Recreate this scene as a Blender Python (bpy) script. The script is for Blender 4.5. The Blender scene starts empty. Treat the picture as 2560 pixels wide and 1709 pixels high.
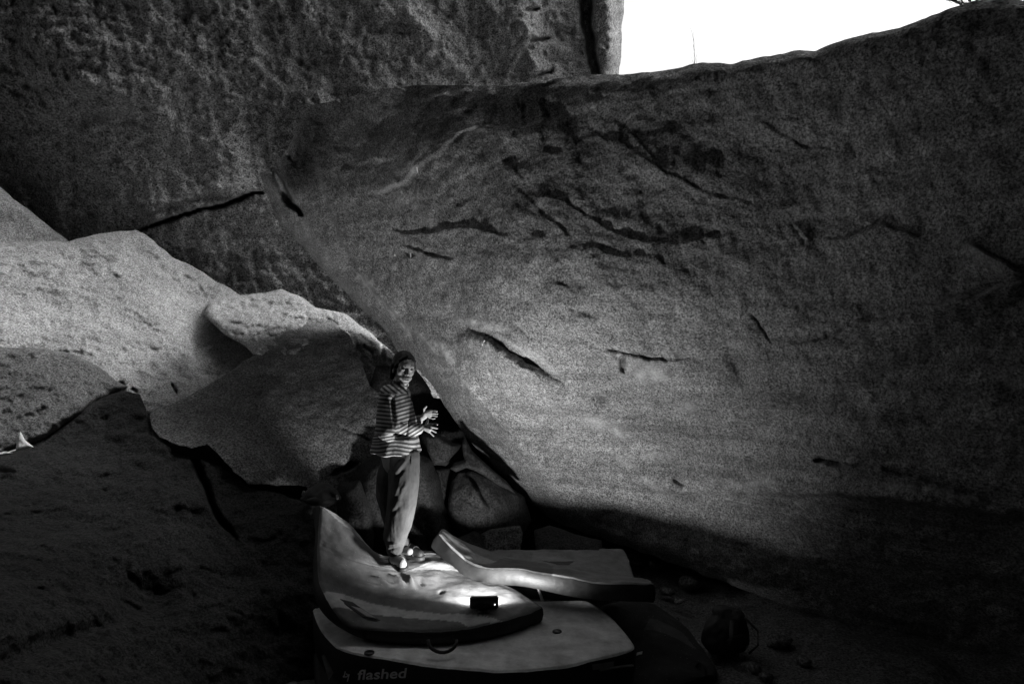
import bpy, bmesh, math, random
import numpy as np
from mathutils import Vector, Matrix
random.seed(7); np.random.seed(7)
SC = bpy.context.scene
COL = SC.collection
R = math.radians
# ---------------------------------------------------------------- camera
FPX, CX, CY, CAMZ = 1707.0, 1280.0, 854.5, 2.25
cam = bpy.data.cameras.new('camera'); camo = bpy.data.objects.new('camera', cam); COL.objects.link(camo)
camo.location = (0, 0, CAMZ); camo.rotation_euler = (R(90), 0, 0)
cam.lens = 24.0; cam.sensor_width = 36.0; cam.clip_end = 800; cam.clip_start = .05
SC.camera = camo
# ---------------------------------------------------------------- sky and sun
SUN = Vector((0.52, 0.06, 0.85)).normalized()
w = bpy.data.worlds.new('World'); SC.world = w; w.use_nodes = True
nt = w.node_tree; nt.nodes.clear()
sky = nt.nodes.new('ShaderNodeTexSky'); sky.sky_type = 'NISHITA'; sky.sun_disc = False
sky.sun_elevation = math.asin(SUN.z); sky.sun_rotation = math.atan2(SUN.x, SUN.y)
sky.air_density = 1.0; sky.dust_density = 6.0
bw = nt.nodes.new('ShaderNodeRGBToBW'); bg = nt.nodes.new('ShaderNodeBackground'); wo = nt.nodes.new('ShaderNodeOutputWorld')
bg.inputs['Strength'].default_value = 0.15
nt.links.new(sky.outputs[0], bw.inputs[0]); nt.links.new(bw.outputs[0], bg.inputs[0]); nt.links.new(bg.outputs[0], wo.inputs[0])
sl = bpy.data.lights.new('sun', 'SUN'); sl.energy = 0.6; sl.angle = R(10); sl.color = (1, 1, 1)
so = bpy.data.objects.new('sun', sl); COL.objects.link(so)
so.rotation_euler = (-SUN).to_track_quat('-Z', 'Y').to_euler(); so.location = (0, 0, 20)
SC.view_settings.view_transform = 'Standard'; SC.view_settings.look = 'None'
SC.view_settings.exposure = 1.3; SC.view_settings.gamma = 1.0
SC.render.engine = 'CYCLES'; SC.cycles.use_denoising = True; SC.render.resolution_x = 1024; SC.render.resolution_y = 683
LAMP_W = 17.0

# ---------------------------------------------------------------- helpers
def U(px, py, d):
    return Vector(((px-CX)/FPX*d, d, CAMZ-(py-CY)/FPX*d))
def UZ(px, py, z):
    d = (CAMZ-z)*FPX/(py-CY); return Vector(((px-CX)/FPX*d, d, z))
def hsh(ix, iy, iz):
    h = (ix.astype(np.int64)*374761393 + iy.astype(np.int64)*668265263 + iz.astype(np.int64)*2147483647) & 0xffffffff
    h = ((h ^ (h >> 13))*1274126177) & 0xffffffff
    return ((h ^ (h >> 16)) & 0xffff)/32767.5-1.0
def vnoise(p):
    f = np.floor(p); t = p-f; t = t*t*(3-2*t); i = f.astype(np.int64); o = 0
    for a in (0, 1):
        for b in (0, 1):
            for c in (0, 1):
                wt = (t[:, 0] if a else 1-t[:, 0])*(t[:, 1] if b else 1-t[:, 1])*(t[:, 2] if c else 1-t[:, 2])
                o = o+wt*hsh(i[:, 0]+a, i[:, 1]+b, i[:, 2]+c)
    return o
def fbm(p, octv=5, gain=.5, ridge=False):
    s = 0; a = 1.0; p = np.asarray(p, float)
    for k in range(octv):
        n = vnoise(p+17.3*k)
        s = s+a*((1-2*np.abs(n)) if ridge else n); a *= gain; p = p*2.03
    return s
def seg_dist(P, poly, closed=True, maxd=1e9):
    """distance, nearest point, side, parameter of every point to a polyline"""
    P = np.asarray(P, float); A = np.asarray(poly, float); NP_ = len(P)
    idx = np.nonzero(((P > A.min(0)-maxd) & (P < A.max(0)+maxd)).all(1))[0] if maxd < 1e8 else np.arange(NP_)
    Q = P[idx]
    B = np.roll(A, -1, 0) if closed else A[1:]
    if not closed: A = A[:-1]
    L = np.hypot(*(B-A).T); cum = np.concatenate([[0], np.cumsum(L)]); tot = cum[-1]
    best = np.full(len(Q), 1e18); near = np.zeros((len(Q), 2)); side = np.zeros(len(Q)); par = np.zeros(len(Q))
    for k in range(len(A)):
        d = B[k]-A[k]; q = Q-A[k]
        t = np.clip((q@d)/max(d@d, 1e-12), 0, 1)
        n = A[k]+t[:, None]*d; dd = ((Q-n)**2).sum(1)
        m = dd < best
        best[m] = dd[m]; near[m] = n[m]; par[m] = (cum[k]+t[m]*L[k])/tot
        side[m] = np.sign(d[0]*q[m, 1]-d[1]*q[m, 0])
    o = [np.full(NP_, 1e9), np.zeros((NP_, 2)), np.zeros(NP_), np.zeros(NP_)]
    for a_, b_ in zip(o, (np.sqrt(best), near, side, par)): a_[idx] = b_
    return o
def inside(P, poly):
    P = np.asarray(P); A = np.asarray(poly, float); B = np.roll(A, -1, 0); r = np.zeros(len(P), bool)
    for a, b in zip(A, B):
        if a[1] == b[1]: continue
        c = ((a[1] > P[:, 1]) != (b[1] > P[:, 1])) & (P[:, 0] < (b[0]-a[0])*(P[:, 1]-a[1])/(b[1]-a[1])+a[0])
        r ^= c
    return r
def resample(poly, step, jit=0, seed=0, sc=.03, closed=True):
    A = [Vector(p) for p in poly]; out = []
    n = len(A) if closed else len(A)-1
    for k in range(n):
        a, b = A[k], A[(k+1) % len(A)]; m = max(1, int((b-a).length/step))
        for i in range(m): out.append(a+(b-a)*(i/m))
    if not closed: out.append(A[-1])
    P = np.array([[p.x, p.y] for p in out])
    if jit:
        q = np.c_[P*sc, np.full(len(P), seed*7.7)]
        P = P+jit*np.c_[fbm(q, 3), fbm(q+50, 3)]
    return P
def grid(poly, sp, maxd=400):
    """quads covering a 2-D outline, the rim snapped onto it"""
    poly = np.asarray(poly, float); lo = poly.min(0)-sp; hi = poly.max(0)+sp
    nx = int((hi[0]-lo[0])/sp)+2; ny = int((hi[1]-lo[1])/sp)+2
    gx = lo[0]+np.arange(nx)*sp; gy = lo[1]+np.arange(ny)*sp
    X, Y = np.meshgrid(gx, gy)
    A = poly; B = np.roll(A, -1, 0)
    ins = np.zeros((ny, nx), bool)
    for j, y in enumerate(gy):
        c = (A[:, 1] > y) != (B[:, 1] > y)
        if c.any():
            a, b = A[c], B[c]; xs = np.sort((b[:, 0]-a[:, 0])*(y-a[:, 1])/(b[:, 1]-a[:, 1])+a[:, 0])
            ins[j] = np.searchsorted(xs, gx) % 2 == 1
    D = np.full((ny, nx), 1e9); NX = X.copy(); NY = Y.copy()
    for a, b in zip(A, B):
        x0 = max(0, int((min(a[0], b[0])-maxd-lo[0])/sp)); x1 = min(nx, int((max(a[0], b[0])+maxd-lo[0])/sp)+2)
        y0 = max(0, int((min(a[1], b[1])-maxd-lo[1])/sp)); y1 = min(ny, int((max(a[1], b[1])+maxd-lo[1])/sp)+2)
        x = X[y0:y1, x0:x1]; y = Y[y0:y1, x0:x1]; d = b-a
        t = np.clip(((x-a[0])*d[0]+(y-a[1])*d[1])/max(d@d, 1e-12), 0, 1); px = a[0]+t*d[0]; py = a[1]+t*d[1]
        dd = (x-px)**2+(y-py)**2; m = dd < D[y0:y1, x0:x1]
        D[y0:y1, x0:x1][m] = dd[m]; NX[y0:y1, x0:x1][m] = px[m]; NY[y0:y1, x0:x1][m] = py[m]
    P = np.c_[X.ravel(), Y.ravel()]; ins = ins.ravel(); dist = np.sqrt(D.ravel()); near = np.c_[NX.ravel(), NY.ravel()]
    i = np.arange(nx*ny).reshape(ny, nx)
    q = np.c_[i[:-1, :-1].ravel(), i[:-1, 1:].ravel(), i[1:, 1:].ravel(), i[1:, :-1].ravel()]
    keep = ins[q].sum(1) >= 1
    q = q[keep]; used = np.unique(q); re = -np.ones(nx*ny, int); re[used] = np.arange(len(used))
    q = re[q]; P = P[used]; ins = ins[used]; dist = dist[used]; near = near[used]
    P = np.where(ins[:, None], P, near); dist = np.where(ins, dist, 0)
    e = np.sort(np.r_[q[:, [0, 1]], q[:, [1, 2]], q[:, [2, 3]], q[:, [3, 0]]], 1)
    eu, cnt = np.unique(e, axis=0, return_counts=True); be = eu[cnt == 1]
    bnd = np.zeros(len(P), bool); bnd[be.ravel()] = True
    de = np.r_[q[:, [0, 1]], q[:, [1, 2]], q[:, [2, 3]], q[:, [3, 0]]]
    key = set(map(tuple, be.tolist())); rim = [tuple(x) for x in de.tolist() if tuple(sorted(x)) in key]
    return P, q, bnd, dist, rim
def tps(ctrl):
    C = np.array(ctrl, float); X = C[:, :2]/500; n = len(X)
    def K(a, b):
        r2 = ((a[:, None]-b[None])**2).sum(2)+1e-9; return r2*np.log(r2)*.5
    A = np.zeros((n+3, n+3)); A[:n, :n] = K(X, X)+np.eye(n)*.02; A[:n, n] = 1; A[:n, n+1:] = X; A[n:, :n] = A[:n, n:].T
    s = np.linalg.solve(A, np.r_[C[:, 2], 0, 0, 0])
    def f(P):
        o = np.zeros(len(P)); 
        for k in range(0, len(P), 20000):
            Q = P[k:k+20000]/500; o[k:k+20000] = K(Q, X)@s[:n]+s[n]+Q@s[n+1:]
        return o
    return f
def mesh_np(name, V, F, mat, parent=None, smooth=True, attrs=None, mats=None, fm=None):
    me = bpy.data.meshes.new(name)
    V = np.asarray(V, float); me.from_pydata([tuple(v) for v in V.tolist()], [], [tuple(f) for f in (F.tolist() if hasattr(F, 'tolist') else F)])
    if smooth: me.polygons.foreach_set('use_smooth', [True]*len(me.polygons))
    for k, a in (attrs or {}).items():
        at = me.attributes.new(k, 'FLOAT', 'POINT'); at.data.foreach_set('value', np.asarray(a, float))
    for m in (mats or [mat]): me.materials.append(m)
    if fm is not None: me.polygons.foreach_set('material_index', np.asarray(fm, int).tolist())
    me.update()
    o = bpy.data.objects.new(name, me); COL.objects.link(o)
    if parent is not None: o.parent = parent; o.matrix_parent_inverse = parent.matrix_world.inverted() if False else Matrix.Translation(-parent.location)
    return o
def tag(o, label, cat, group=None, kind=None):
    if label: o['label'] = label
    if cat: o['category'] = cat
    if group: o['group'] = group
    if kind: o['kind'] = kind
    return o
def thing(name, label, cat, loc, group=None):
    o = bpy.data.objects.new(name, None); COL.objects.link(o); o.location = loc; o.empty_display_size = .1
    return tag(o, label, cat, group)
def from_bm(name, bm, mat, parent=None, smooth=True):
    me = bpy.data.meshes.new(name); bm.to_mesh(me); bm.free()
    if smooth: me.polygons.foreach_set('use_smooth', [True]*len(me.polygons))
    me.materials.append(mat)
    o = bpy.data.objects.new(name, me); COL.objects.link(o)
    if parent is not None: o.parent = parent; o.matrix_parent_inverse = Matrix.Translation(-parent.location)
    return o

# ---------------------------------------------------------------- materials
def N(nt, t, **k):
    n = nt.nodes.new(t)
    for a, b in k.items(): setattr(n, a, b)
    return n
def rock_mat(name, base=.24, con=.5, fine=90, bump=.5, bscale=9, stretch=(1, 1, 1), rot=(0, 0, 0), lichen=.0, fb=.5, streak=0):
    m = bpy.data.materials.new(name); m.use_nodes = True; nt = m.node_tree; L = nt.links.new
    bs = nt.nodes['Principled BSDF']; bs.inputs['Roughness'].default_value = .85; bs.inputs['Specular IOR Level'].default_value = .25
    tc = N(nt, 'ShaderNodeTexCoord'); mp = N(nt, 'ShaderNodeMapping'); mp.inputs['Scale'].default_value = stretch; mp.inputs['Rotation'].default_value = rot
    L(tc.outputs['Object'], mp.inputs['Vector'])
    def noise(sc, det, ro=.6, src=mp):
        n = N(nt, 'ShaderNodeTexNoise'); n.inputs['Scale'].default_value = sc; n.inputs['Detail'].default_value = det; n.inputs['Roughness'].default_value = ro
        L(src.outputs[0], n.inputs['Vector']); return n
    def mr(src, a, b, c, d):
        r = N(nt, 'ShaderNodeMapRange'); r.inputs[1].default_value = a; r.inputs[2].default_value = b; r.inputs[3].default_value = c; r.inputs[4].default_value = d
        L(src, r.inputs[0]); return r.outputs[0]
    def mul(a, b):
        r = N(nt, 'ShaderNodeMath', operation='MULTIPLY'); L(a, r.inputs[0])
        if isinstance(b, (int, float)): r.inputs[1].default_value = b
        else: L(b, r.inputs[1])
        return r.outputs[0]
    n1 = noise(1.1, 5); n2 = noise(7, 6, .7); n3 = noise(fine, 2, .8); n4 = noise(fine*.4, 3, .8)
    v = mul(mr(n1.outputs[0], .3, .7, 1-.35*con, 1+.35*con), mr(n2.outputs[0], .3, .7, 1-.4*con, 1+.4*con))
    v = mul(v, mr(n3.outputs[0], .36, .64, 1-1.1*con, 1+1.1*con)); v = mul(v, mr(n4.outputs[0], .3, .7, 1-.4*con, 1+.4*con))
    if streak:
        m2 = N(nt, 'ShaderNodeMapping'); m2.inputs['Scale'].default_value = (.5, .5, 5); m2.inputs['Rotation'].default_value = (0, .16, 0); L(tc.outputs['Object'], m2.inputs['Vector'])
        ns = noise(1.6, 8, .7, m2); v = mul(v, mr(ns.outputs[0], .3, .7, 1-streak, 1+streak))
    v = mul(v, base)
    if lichen:
        n5 = noise(2.2, 8, .75); v = mul(v, mr(n5.outputs[0], .5, .62, 1, 1-lichen))
    at = N(nt, 'ShaderNodeAttribute', attribute_name='chalk_light')
    mx = N(nt, 'ShaderNodeMix', data_type='FLOAT'); L(at.outputs['Fac'], mx.inputs[0]); L(v, mx.inputs[2]); mx.inputs[3].default_value = .62
    at2 = N(nt, 'ShaderNodeAttribute', attribute_name='stain_shade')
    sb = mr(at2.outputs['Fac'], 0, 1, 1, .3)
    L(mul(mx.outputs[0], sb), bs.inputs['Base Color'])
    nb = noise(bscale, 8, .62); nf = noise(fine*.6, 3, .7)
    b1 = N(nt, 'ShaderNodeBump'); b1.inputs['Strength'].default_value = bump; b1.inputs['Distance'].default_value = .05
    b2 = N(nt, 'ShaderNodeBump'); b2.inputs['Strength'].default_value = fb; b2.inputs['Distance'].default_value = .006
    L(nb.outputs[0], b1.inputs['Height']); L(nf.outputs[0], b2.inputs['Height']); L(b1.outputs[0], b2.inputs['Normal']); L(b2.outputs[0], bs.inputs['Normal'])
    return m
def plain(name, c, rough=.8, spec=.3, var=.15, vs=30, bump=0, bs_=60, metal=0, emit=0):
    m = bpy.data.materials.new(name); m.use_nodes = True; nt = m.node_tree; L = nt.links.new
    bs = nt.nodes['Principled BSDF']; bs.inputs['Roughness'].default_value = rough; bs.inputs['Specular IOR Level'].default_value = spec; bs.inputs['Metallic'].default_value = metal
    tc = N(nt, 'ShaderNodeTexCoord'); n = N(nt, 'ShaderNodeTexNoise'); n.inputs['Scale'].default_value = vs; n.inputs['Detail'].default_value = 5
    L(tc.outputs['Object'], n.inputs['Vector'])
    r = N(nt, 'ShaderNodeMapRange'); r.inputs[1].default_value = .3; r.inputs[2].default_value = .7; r.inputs[3].default_value = c*(1-var); r.inputs[4].default_value = c*(1+var)
    L(n.outputs[0], r.inputs[0]); L(r.outputs[0], bs.inputs['Base Color'])
    if bump:
        n2 = N(nt, 'ShaderNodeTexNoise'); n2.inputs['Scale'].default_value = bs_; n2.inputs['Detail'].default_value = 4; L(tc.outputs['Object'], n2.inputs['Vector'])
        b = N(nt, 'ShaderNodeBump'); b.inputs['Strength'].default_value = bump; b.inputs['Distance'].default_value = .01; L(n2.outputs[0], b.inputs['Height']); L(b.outputs[0], bs.inputs['Normal'])
    if emit: bs.inputs['Emission Color'].default_value = (1, 1, 1, 1); bs.inputs['Emission Strength'].default_value = emit
    return m
def pad_mat(name, rough=.75):
    """printed pad cover: the printed tone is stored on the mesh, chalky dust and wear on top"""
    m = bpy.data.materials.new(name); m.use_nodes = True; nt = m.node_tree; L = nt.links.new
    bs = nt.nodes['Principled BSDF']; bs.inputs['Roughness'].default_value = rough; bs.inputs['Specular IOR Level'].default_value = .3
    tc = N(nt, 'ShaderNodeTexCoord'); at = N(nt, 'ShaderNodeAttribute', attribute_name='tone')
    n = N(nt, 'ShaderNodeTexNoise'); n.inputs['Scale'].default_value = 6; n.inputs['Detail'].default_value = 9; n.inputs['Roughness'].default_value = .7; L(tc.outputs['Object'], n.inputs[0])
    r = N(nt, 'ShaderNodeMapRange'); r.inputs[1].default_value = .3; r.inputs[2].default_value = .7; r.inputs[3].default_value = .58; r.inputs[4].default_value = 1.38; L(n.outputs[0], r.inputs[0])
    mu = N(nt, 'ShaderNodeMath', operation='MULTIPLY'); L(r.outputs[0], mu.inputs[0]); L(at.outputs['Fac'], mu.inputs[1])
    sp = N(nt, 'ShaderNodeTexNoise'); sp.inputs['Scale'].default_value = 160; sp.inputs['Detail'].default_value = 1; L(tc.outputs['Object'], sp.inputs[0])
    rs = N(nt, 'ShaderNodeMapRange'); rs.inputs[1].default_value = .74; rs.inputs[2].default_value = .8; rs.inputs[3].default_value = 0; rs.inputs[4].default_value = .5; L(sp.outputs[0], rs.inputs[0])
    ad = N(nt, 'ShaderNodeMath', operation='ADD'); L(mu.outputs[0], ad.inputs[0]); L(rs.outputs[0], ad.inputs[1]); L(ad.outputs[0], bs.inputs['Base Color'])
    w_ = N(nt, 'ShaderNodeTexNoise'); w_.inputs['Scale'].default_value = 500; L(tc.outputs['Object'], w_.inputs[0])
    b0 = N(nt, 'ShaderNodeBump'); b0.inputs['Strength'].default_value = .25; b0.inputs['Distance'].default_value = .02; L(n.outputs[0], b0.inputs['Height'])
    b = N(nt, 'ShaderNodeBump'); b.inputs['Strength'].default_value = .3; b.inputs['Distance'].default_value = .002; L(w_.outputs[0], b.inputs['Height']); L(b0.outputs[0], b.inputs['Normal']); L(b.outputs[0], bs.inputs['Normal'])
    return m
M = dict(
    over=rock_mat('granite_fine', .22, .66, 70, .6, 11, fb=1, streak=.42),
    wall=rock_mat('granite_rough', .19, .75, 40, .9, 9, fb=1),
    slab=rock_mat('granite_pale', .285, .55, 60, .6, 9, fb=.9),
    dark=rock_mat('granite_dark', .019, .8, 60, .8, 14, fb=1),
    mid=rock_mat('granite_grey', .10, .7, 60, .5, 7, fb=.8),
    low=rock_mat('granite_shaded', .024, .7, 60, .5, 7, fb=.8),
    dirt=rock_mat('dirt', .17, .6, 55, .7, 12, fb=.9),
    pad=pad_mat('printed_nylon'), black=plain('black_nylon', .018, .6, .4, .3, 20, .3, 200), blackp=plain('black_plastic', .02, .4, .5, .1),
    web=plain('pale_webbing', .3, .7, .3, .2), white=plain('white_print', .8, .7, .3, .15, 60), whitelab=plain('white_label', .3, .7, .3, .1),
    skin=plain('skin', .28, .5, .4, .06, 20), hair=plain('dark_hair', .012, .6, .25, .4, 60, .3, 90),
    eye=plain('eye_white', .5, .3, .5, .02), iris=plain('eye_dark', .02, .3, .5, .02), lip=plain('lips', .2, .5, .4, .05),
    pants=plain('canvas_trousers', .068, .9, .2, .25, 9, .35, 35), sock=plain('white_sock', .4, .9, .2, .1), sole=plain('shoe_rubber', .03, .6, .3, .2),
    chalk_light=plain('chalk_line', .7, .9, .1, .2, 50), bark=plain('bark', .03, .9, .2, .3),
    glow=plain('lamp_diffuser', .8, .5, .3, .02, emit=30), led=plain('lamp_display', .8, .5, .3, .02, emit=1.2),
)
def stripe_mat():
    m = bpy.data.materials.new('striped_wool'); m.use_nodes = True; nt = m.node_tree; L = nt.links.new
    bs = nt.nodes['Principled BSDF']; bs.inputs['Roughness'].default_value = .95; bs.inputs['Specular IOR Level'].default_value = .15
    at = N(nt, 'ShaderNodeAttribute', attribute_name='stripe'); tc = N(nt, 'ShaderNodeTexCoord')
    nz = N(nt, 'ShaderNodeTexNoise'); nz.inputs['Scale'].default_value = 60; nz.inputs['Detail'].default_value = 3; L(tc.outputs['Object'], nz.inputs[0])
    a0 = N(nt, 'ShaderNodeMath', operation='MULTIPLY_ADD'); L(nz.outputs[0], a0.inputs[0]); a0.inputs[1].default_value = .18; L(at.outputs['Fac'], a0.inputs[2])
    fr = N(nt, 'ShaderNodeMath', operation='FRACT'); L(a0.outputs[0], fr.inputs[0])
    pp = N(nt, 'ShaderNodeMath', operation='PINGPONG'); L(fr.outputs[0], pp.inputs[0]); pp.inputs[1].default_value = .5
    r = N(nt, 'ShaderNodeMapRange'); r.inputs[1].default_value = .22; r.inputs[2].default_value = .28; r.inputs[3].default_value = .07; r.inputs[4].default_value = .40
    L(pp.outputs[0], r.inputs[0]); L(r.outputs[0], bs.inputs['Base Color'])
    b = N(nt, 'ShaderNodeBump'); b.inputs['Strength'].default_value = .4; b.inputs['Distance'].default_value = .006; L(nz.outputs[0], b.inputs['Height']); L(b.outputs[0], bs.inputs['Normal'])
    return m
M['stripe'] = stripe_mat()

# ---------------------------------------------------------------- boulders
def rock(name, label, poly, ctrl, mat, thick=1.0, sp=6, jit=3, er=.15, erw=40, amp=.05, fr=1.6, fine=.015, ledges=(), grooves=(), chalk_light=(), stain_shade=(), cat='boulder', seed=0, bumps=(), ridge=.0, group=None, erf=None, thf=None, rough=None, terr=None, fold=None):
    pl = resample(poly, 8, jit, seed)
    P, q, bnd, dist, rim = grid(pl, sp, erw*3+10)
    d = tps(ctrl)(P)
    PJ0 = P+np.c_[fbm(np.c_[P*.015, P[:, 0]*0+seed], 5), fbm(np.c_[P*.015, P[:, 0]*0+seed+9], 5)]*9
    if fold:
        ds, _, side, _ = seg_dist(P, fold[0], False); d = d+fold[1](P)*np.where(side > 0, np.sqrt(ds**2+9)-3, 0)
        for (ln, sl, mxd) in fold[2]:
            ds, _, side, _ = seg_dist(PJ0, ln, False); d = d+sl*np.where(side < 0, np.minimum(np.sqrt(ds**2+9)-3, mxd), 0)
    for (bx, by, rx, ry, ang, a) in bumps:
        c, s = math.cos(R(ang)), math.sin(R(ang)); dx = P[:, 0]-bx; dy = P[:, 1]-by
        d = d-a*np.exp(-(((dx*c+dy*s)/rx)**2+((-dx*s+dy*c)/ry)**2))
    PJ = P+np.c_[fbm(np.c_[P*.02, P[:, 0]*0+seed], 4), fbm(np.c_[P*.02, P[:, 0]*0+seed+9], 4)]*5
    for (line, A, Lg, sd, *rw) in ledges:
        ds, _, side, par = seg_dist(PJ, resample(line, 12, 2.5, seed+3, .05, False), False, Lg*6)
        tp = np.clip(np.sin(np.pi*np.clip(par, 0.001, .999)), 0, 1)**.6
        edge = np.clip(ds/(rw[0] if rw else 5.), 0, 1)
        d = d-np.where(side == sd, A*tp*np.exp(-ds/Lg)*edge, -A*.25*tp*np.exp(-ds/(Lg*.25)))
    for (line, wd, dp) in grooves:
        ds, _, side, par = seg_dist(PJ, resample(line, 12, 3, seed+5, .05, False), False, 60)
        tp = np.clip(4*np.minimum(par, 1-par)+.35, 0, 1)
        d = d+dp*np.exp(-(ds/(wd*tp))**4)
    t = np.clip(dist/erw, 0, 1)
    d = d+er*(1-t)**2.2*(erf(P) if erf else 1)
    ray = np.c_[(P[:, 0]-CX)/FPX, np.ones(len(P)), -(P[:, 1]-CY)/FPX]
    W0 = ray*d[:, None]
    d = d+amp*fbm(W0*fr+seed, 5)+fine*fbm(W0*fr*9+seed, 3)+ridge*fbm(W0*fr*1.7+seed+4, 4, .55, True)
    if terr:
        qn = 3.2*fbm(W0*np.array([.8, .8, 1.3])*terr[1]+seed+21, 5, .5); fl = np.floor(qn); fr_ = qn-fl
        d = d-terr[0]*(fl+np.clip((fr_-.86)/.14, 0, 1)**1.5-.35*fr_)*terr[2](P)
    if rough: d = d-rough[0]*fbm(W0*np.array([1.0, 1.0, rough[2]])*rough[1]+3, 4, .6, True)
    front = ray*d[:, None]
    ed = dist/ max(dist.max(), 1); prof = np.sqrt(np.clip(1-(1-np.clip(dist/(erw*3), 0, 1))**2, 0, 1))
    dback = d.copy(); th = thick*(thf(P) if thf else 1); dback = d+th*(.15+.85*prof)+.15*thick*fbm(W0*.9+seed+3, 3); back = ray*dback[:, None]
    nf = len(P); bi = np.arange(nf); nb = ~bnd; bi[nb] = nf+np.arange(nb.sum())
    V = np.r_[front, back[nb]]; V[:, 2] += CAMZ
    F = np.r_[q[:, ::-1] if False else q, bi[q][:, ::-1]]
    ch = np.zeros(len(V)); stn = np.zeros(len(V))
    for (cx, cy, rx, ry, ang, a) in chalk_light:
        c, s = math.cos(R(ang)), math.sin(R(ang)); dx = PJ[:, 0]-cx; dy = PJ[:, 1]-cy
        g = np.exp(-(((dx*c+dy*s)/rx)**2+((-dx*s+dy*c)/ry)**2))*a
        ch[:nf] = np.maximum(ch[:nf], g*(.7+.5*fbm(np.c_[P*.05, P[:, 0]*0], 3)))
    for (cx, cy, rx, ry, ang, a) in stain_shade:
        c, s = math.cos(R(ang)), math.sin(R(ang)); dx = PJ[:, 0]-cx; dy = PJ[:, 1]-cy
        g = np.clip(1.6*np.exp(-(((dx*c+dy*s)/rx)**2+((-dx*s+dy*c)/ry)**2))-.3, 0, 1)*a
        stn[:nf] = np.maximum(stn[:nf], g)
    C0 = V.mean(0); loc = Vector(C0.tolist())
    o = mesh_np(name, V-C0, F, mat, attrs=dict(chalk_light=np.clip(ch, 0, 1), stain_shade=stn)); o.location = loc
    tag(o, label, cat, group)
    o['_f'] = 0; del o['_f']
    return o, (lambda px, py: float(tps(ctrl)(np.array([[px, py]], float))[0]))

# far rough wall, upper left
wall, _ = rock('rock_wall', 'huge rough dark rock wall filling the upper left, ending at the white sky', [
    (-900, -1300), (1575, -1300), (1560, 0), (1553, 60), (1556, 100), (1548, 190), (1540, 330), (1200, 620), (1150, 1000), (1000, 1020), (860, 900), (760, 830), (590, 820), (470, 740), (360, 680), (170, 700), (0, 660), (-900, 560)],
    [(-800, -1200, 6.2), (1500, -1200, 9.0), (-800, 0, 6.6), (-400, -300, 7.6), (0, 0, 8.2), (0, 450, 9.2), (700, 0, 9.0), (700, 450, 9.9), (300, 250, 8.8), (1300, 0, 10), (1300, 250, 10.4), (1540, 0, 10.8), (1540, 200, 10.9), (200, 580, 9.6), (600, 700, 10), (1000, 800, 10.2), (1500, -400, 9.8)],
    M['wall'], 1.6, 5, 3, .5, 50, .12, 1.3, .03, ridge=.04, rough=(.030, 6.5, 1.0),
    ledges=[([(350, 572), (470, 535), (650, 478)], .35, 60, -1), ([(340, 545), (420, 520), (600, 465)], .12, 50, -1), ([(1265, 200), (1300, 150), (1325, 105)], .12, 30, -1)],
    grooves=[([(345, 574), (470, 537), (560, 508), (655, 478)], 5, .5), ([(1468, -60), (1466, 60), (1480, 130), (1500, 210)], 13, .55), ([(1312, 30), (1345, 22)], 5, .25), ([(1320, 108), (1365, 97)], 5, .25), ([(1345, 188), (1380, 180)], 4, .2)],
    bumps=[(1520, 60, 35, 300, 0, .35), (1325, 90, 28, 160, -8, .15), (1090, 120, 120, 40, 60, .1), (250, 200, 300, 60, 30, .12), (780, 320, 220, 50, 110, .12)], seed=1)
# left pale slabs
rock('boulder', 'smooth pale slab tucked under the rock wall at the far left edge', [(-500, 250), (-100, 400), (0, 466), (40, 500), (110, 555), (175, 605), (170, 680), (-500, 680)],
     [(-400, 400, 7.6), (0, 480, 8.5), (150, 590, 9.0), (0, 650, 8.3), (-400, 650, 7.2)], M['slab'], .8, 6, 2, .1, 20, .04, seed=2)
rock('boulder', 'broad pale sunlit slab sloping down from the left, largest bright rock face', [
    (-500, 560), (-200, 590), (0, 602), (60, 606), (165, 603), (250, 582), (340, 573), (385, 602), (430, 640), (480, 665), (540, 700), (600, 736), (700, 800), (760, 960), (640, 1080), (480, 1090), (300, 1010), (150, 960), (0, 960), (-500, 960)],
    [(-500, 700, 6.3), (0, 606, 7.9), (0, 800, 6.9), (0, 950, 6.4), (340, 575, 8.9), (300, 800, 7.7), (300, 1000, 6.9), (600, 740, 9.2), (550, 900, 8.0), (640, 1050, 7.3), (170, 605, 8.3), (700, 800, 9.2)],
    M['slab'], 1.0, 4, 3, .10, 20, .07, 1.5, .02, ridge=.02, terr=(.011, 1.0, lambda P: 1.0), grooves=[([(560, 610), (575, 640)], 2, .03), ([(300, 955), (315, 975)], 5, .12), ([(430, 955), (440, 985)], 4, .1), ([(330, 970), (345, 985)], 4, .1)],
    bumps=[(420, 700, 60, 20, 35, -.03), (60, 780, 140, 90, 0, -.12)], stain_shade=[(455, 905, 22, 30, 20, .45), (435, 915, 14, 10, 0, .4), (490, 895, 8, 12, 0, .4)], seed=3)
rock('boulder', 'rough pale block with an overhung lip between the broad slab and the wall', [
    (512, 792), (522, 748), (560, 738), (620, 734), (700, 724), (745, 738), (790, 768), (860, 782), (900, 812), (945, 850), (1010, 905), (1075, 1000), (1010, 1040), (900, 1010), (760, 900), (640, 892), (615, 868), (560, 832)],
    [(515, 790, 8.0), (560, 740, 8.6), (700, 725, 8.7), (860, 785, 8.5), (640, 880, 7.4), (760, 900, 7.4), (1000, 900, 8.2), (950, 1000, 7.7)], M['slab'], .9, 4, 2.5, .12, 14, .07, 2.2, .03, seed=4,
    grooves=[([(955, 855), (960, 900)], 5, .1), ([(905, 865), (935, 885)], 3, .1)], ridge=.02)
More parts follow.
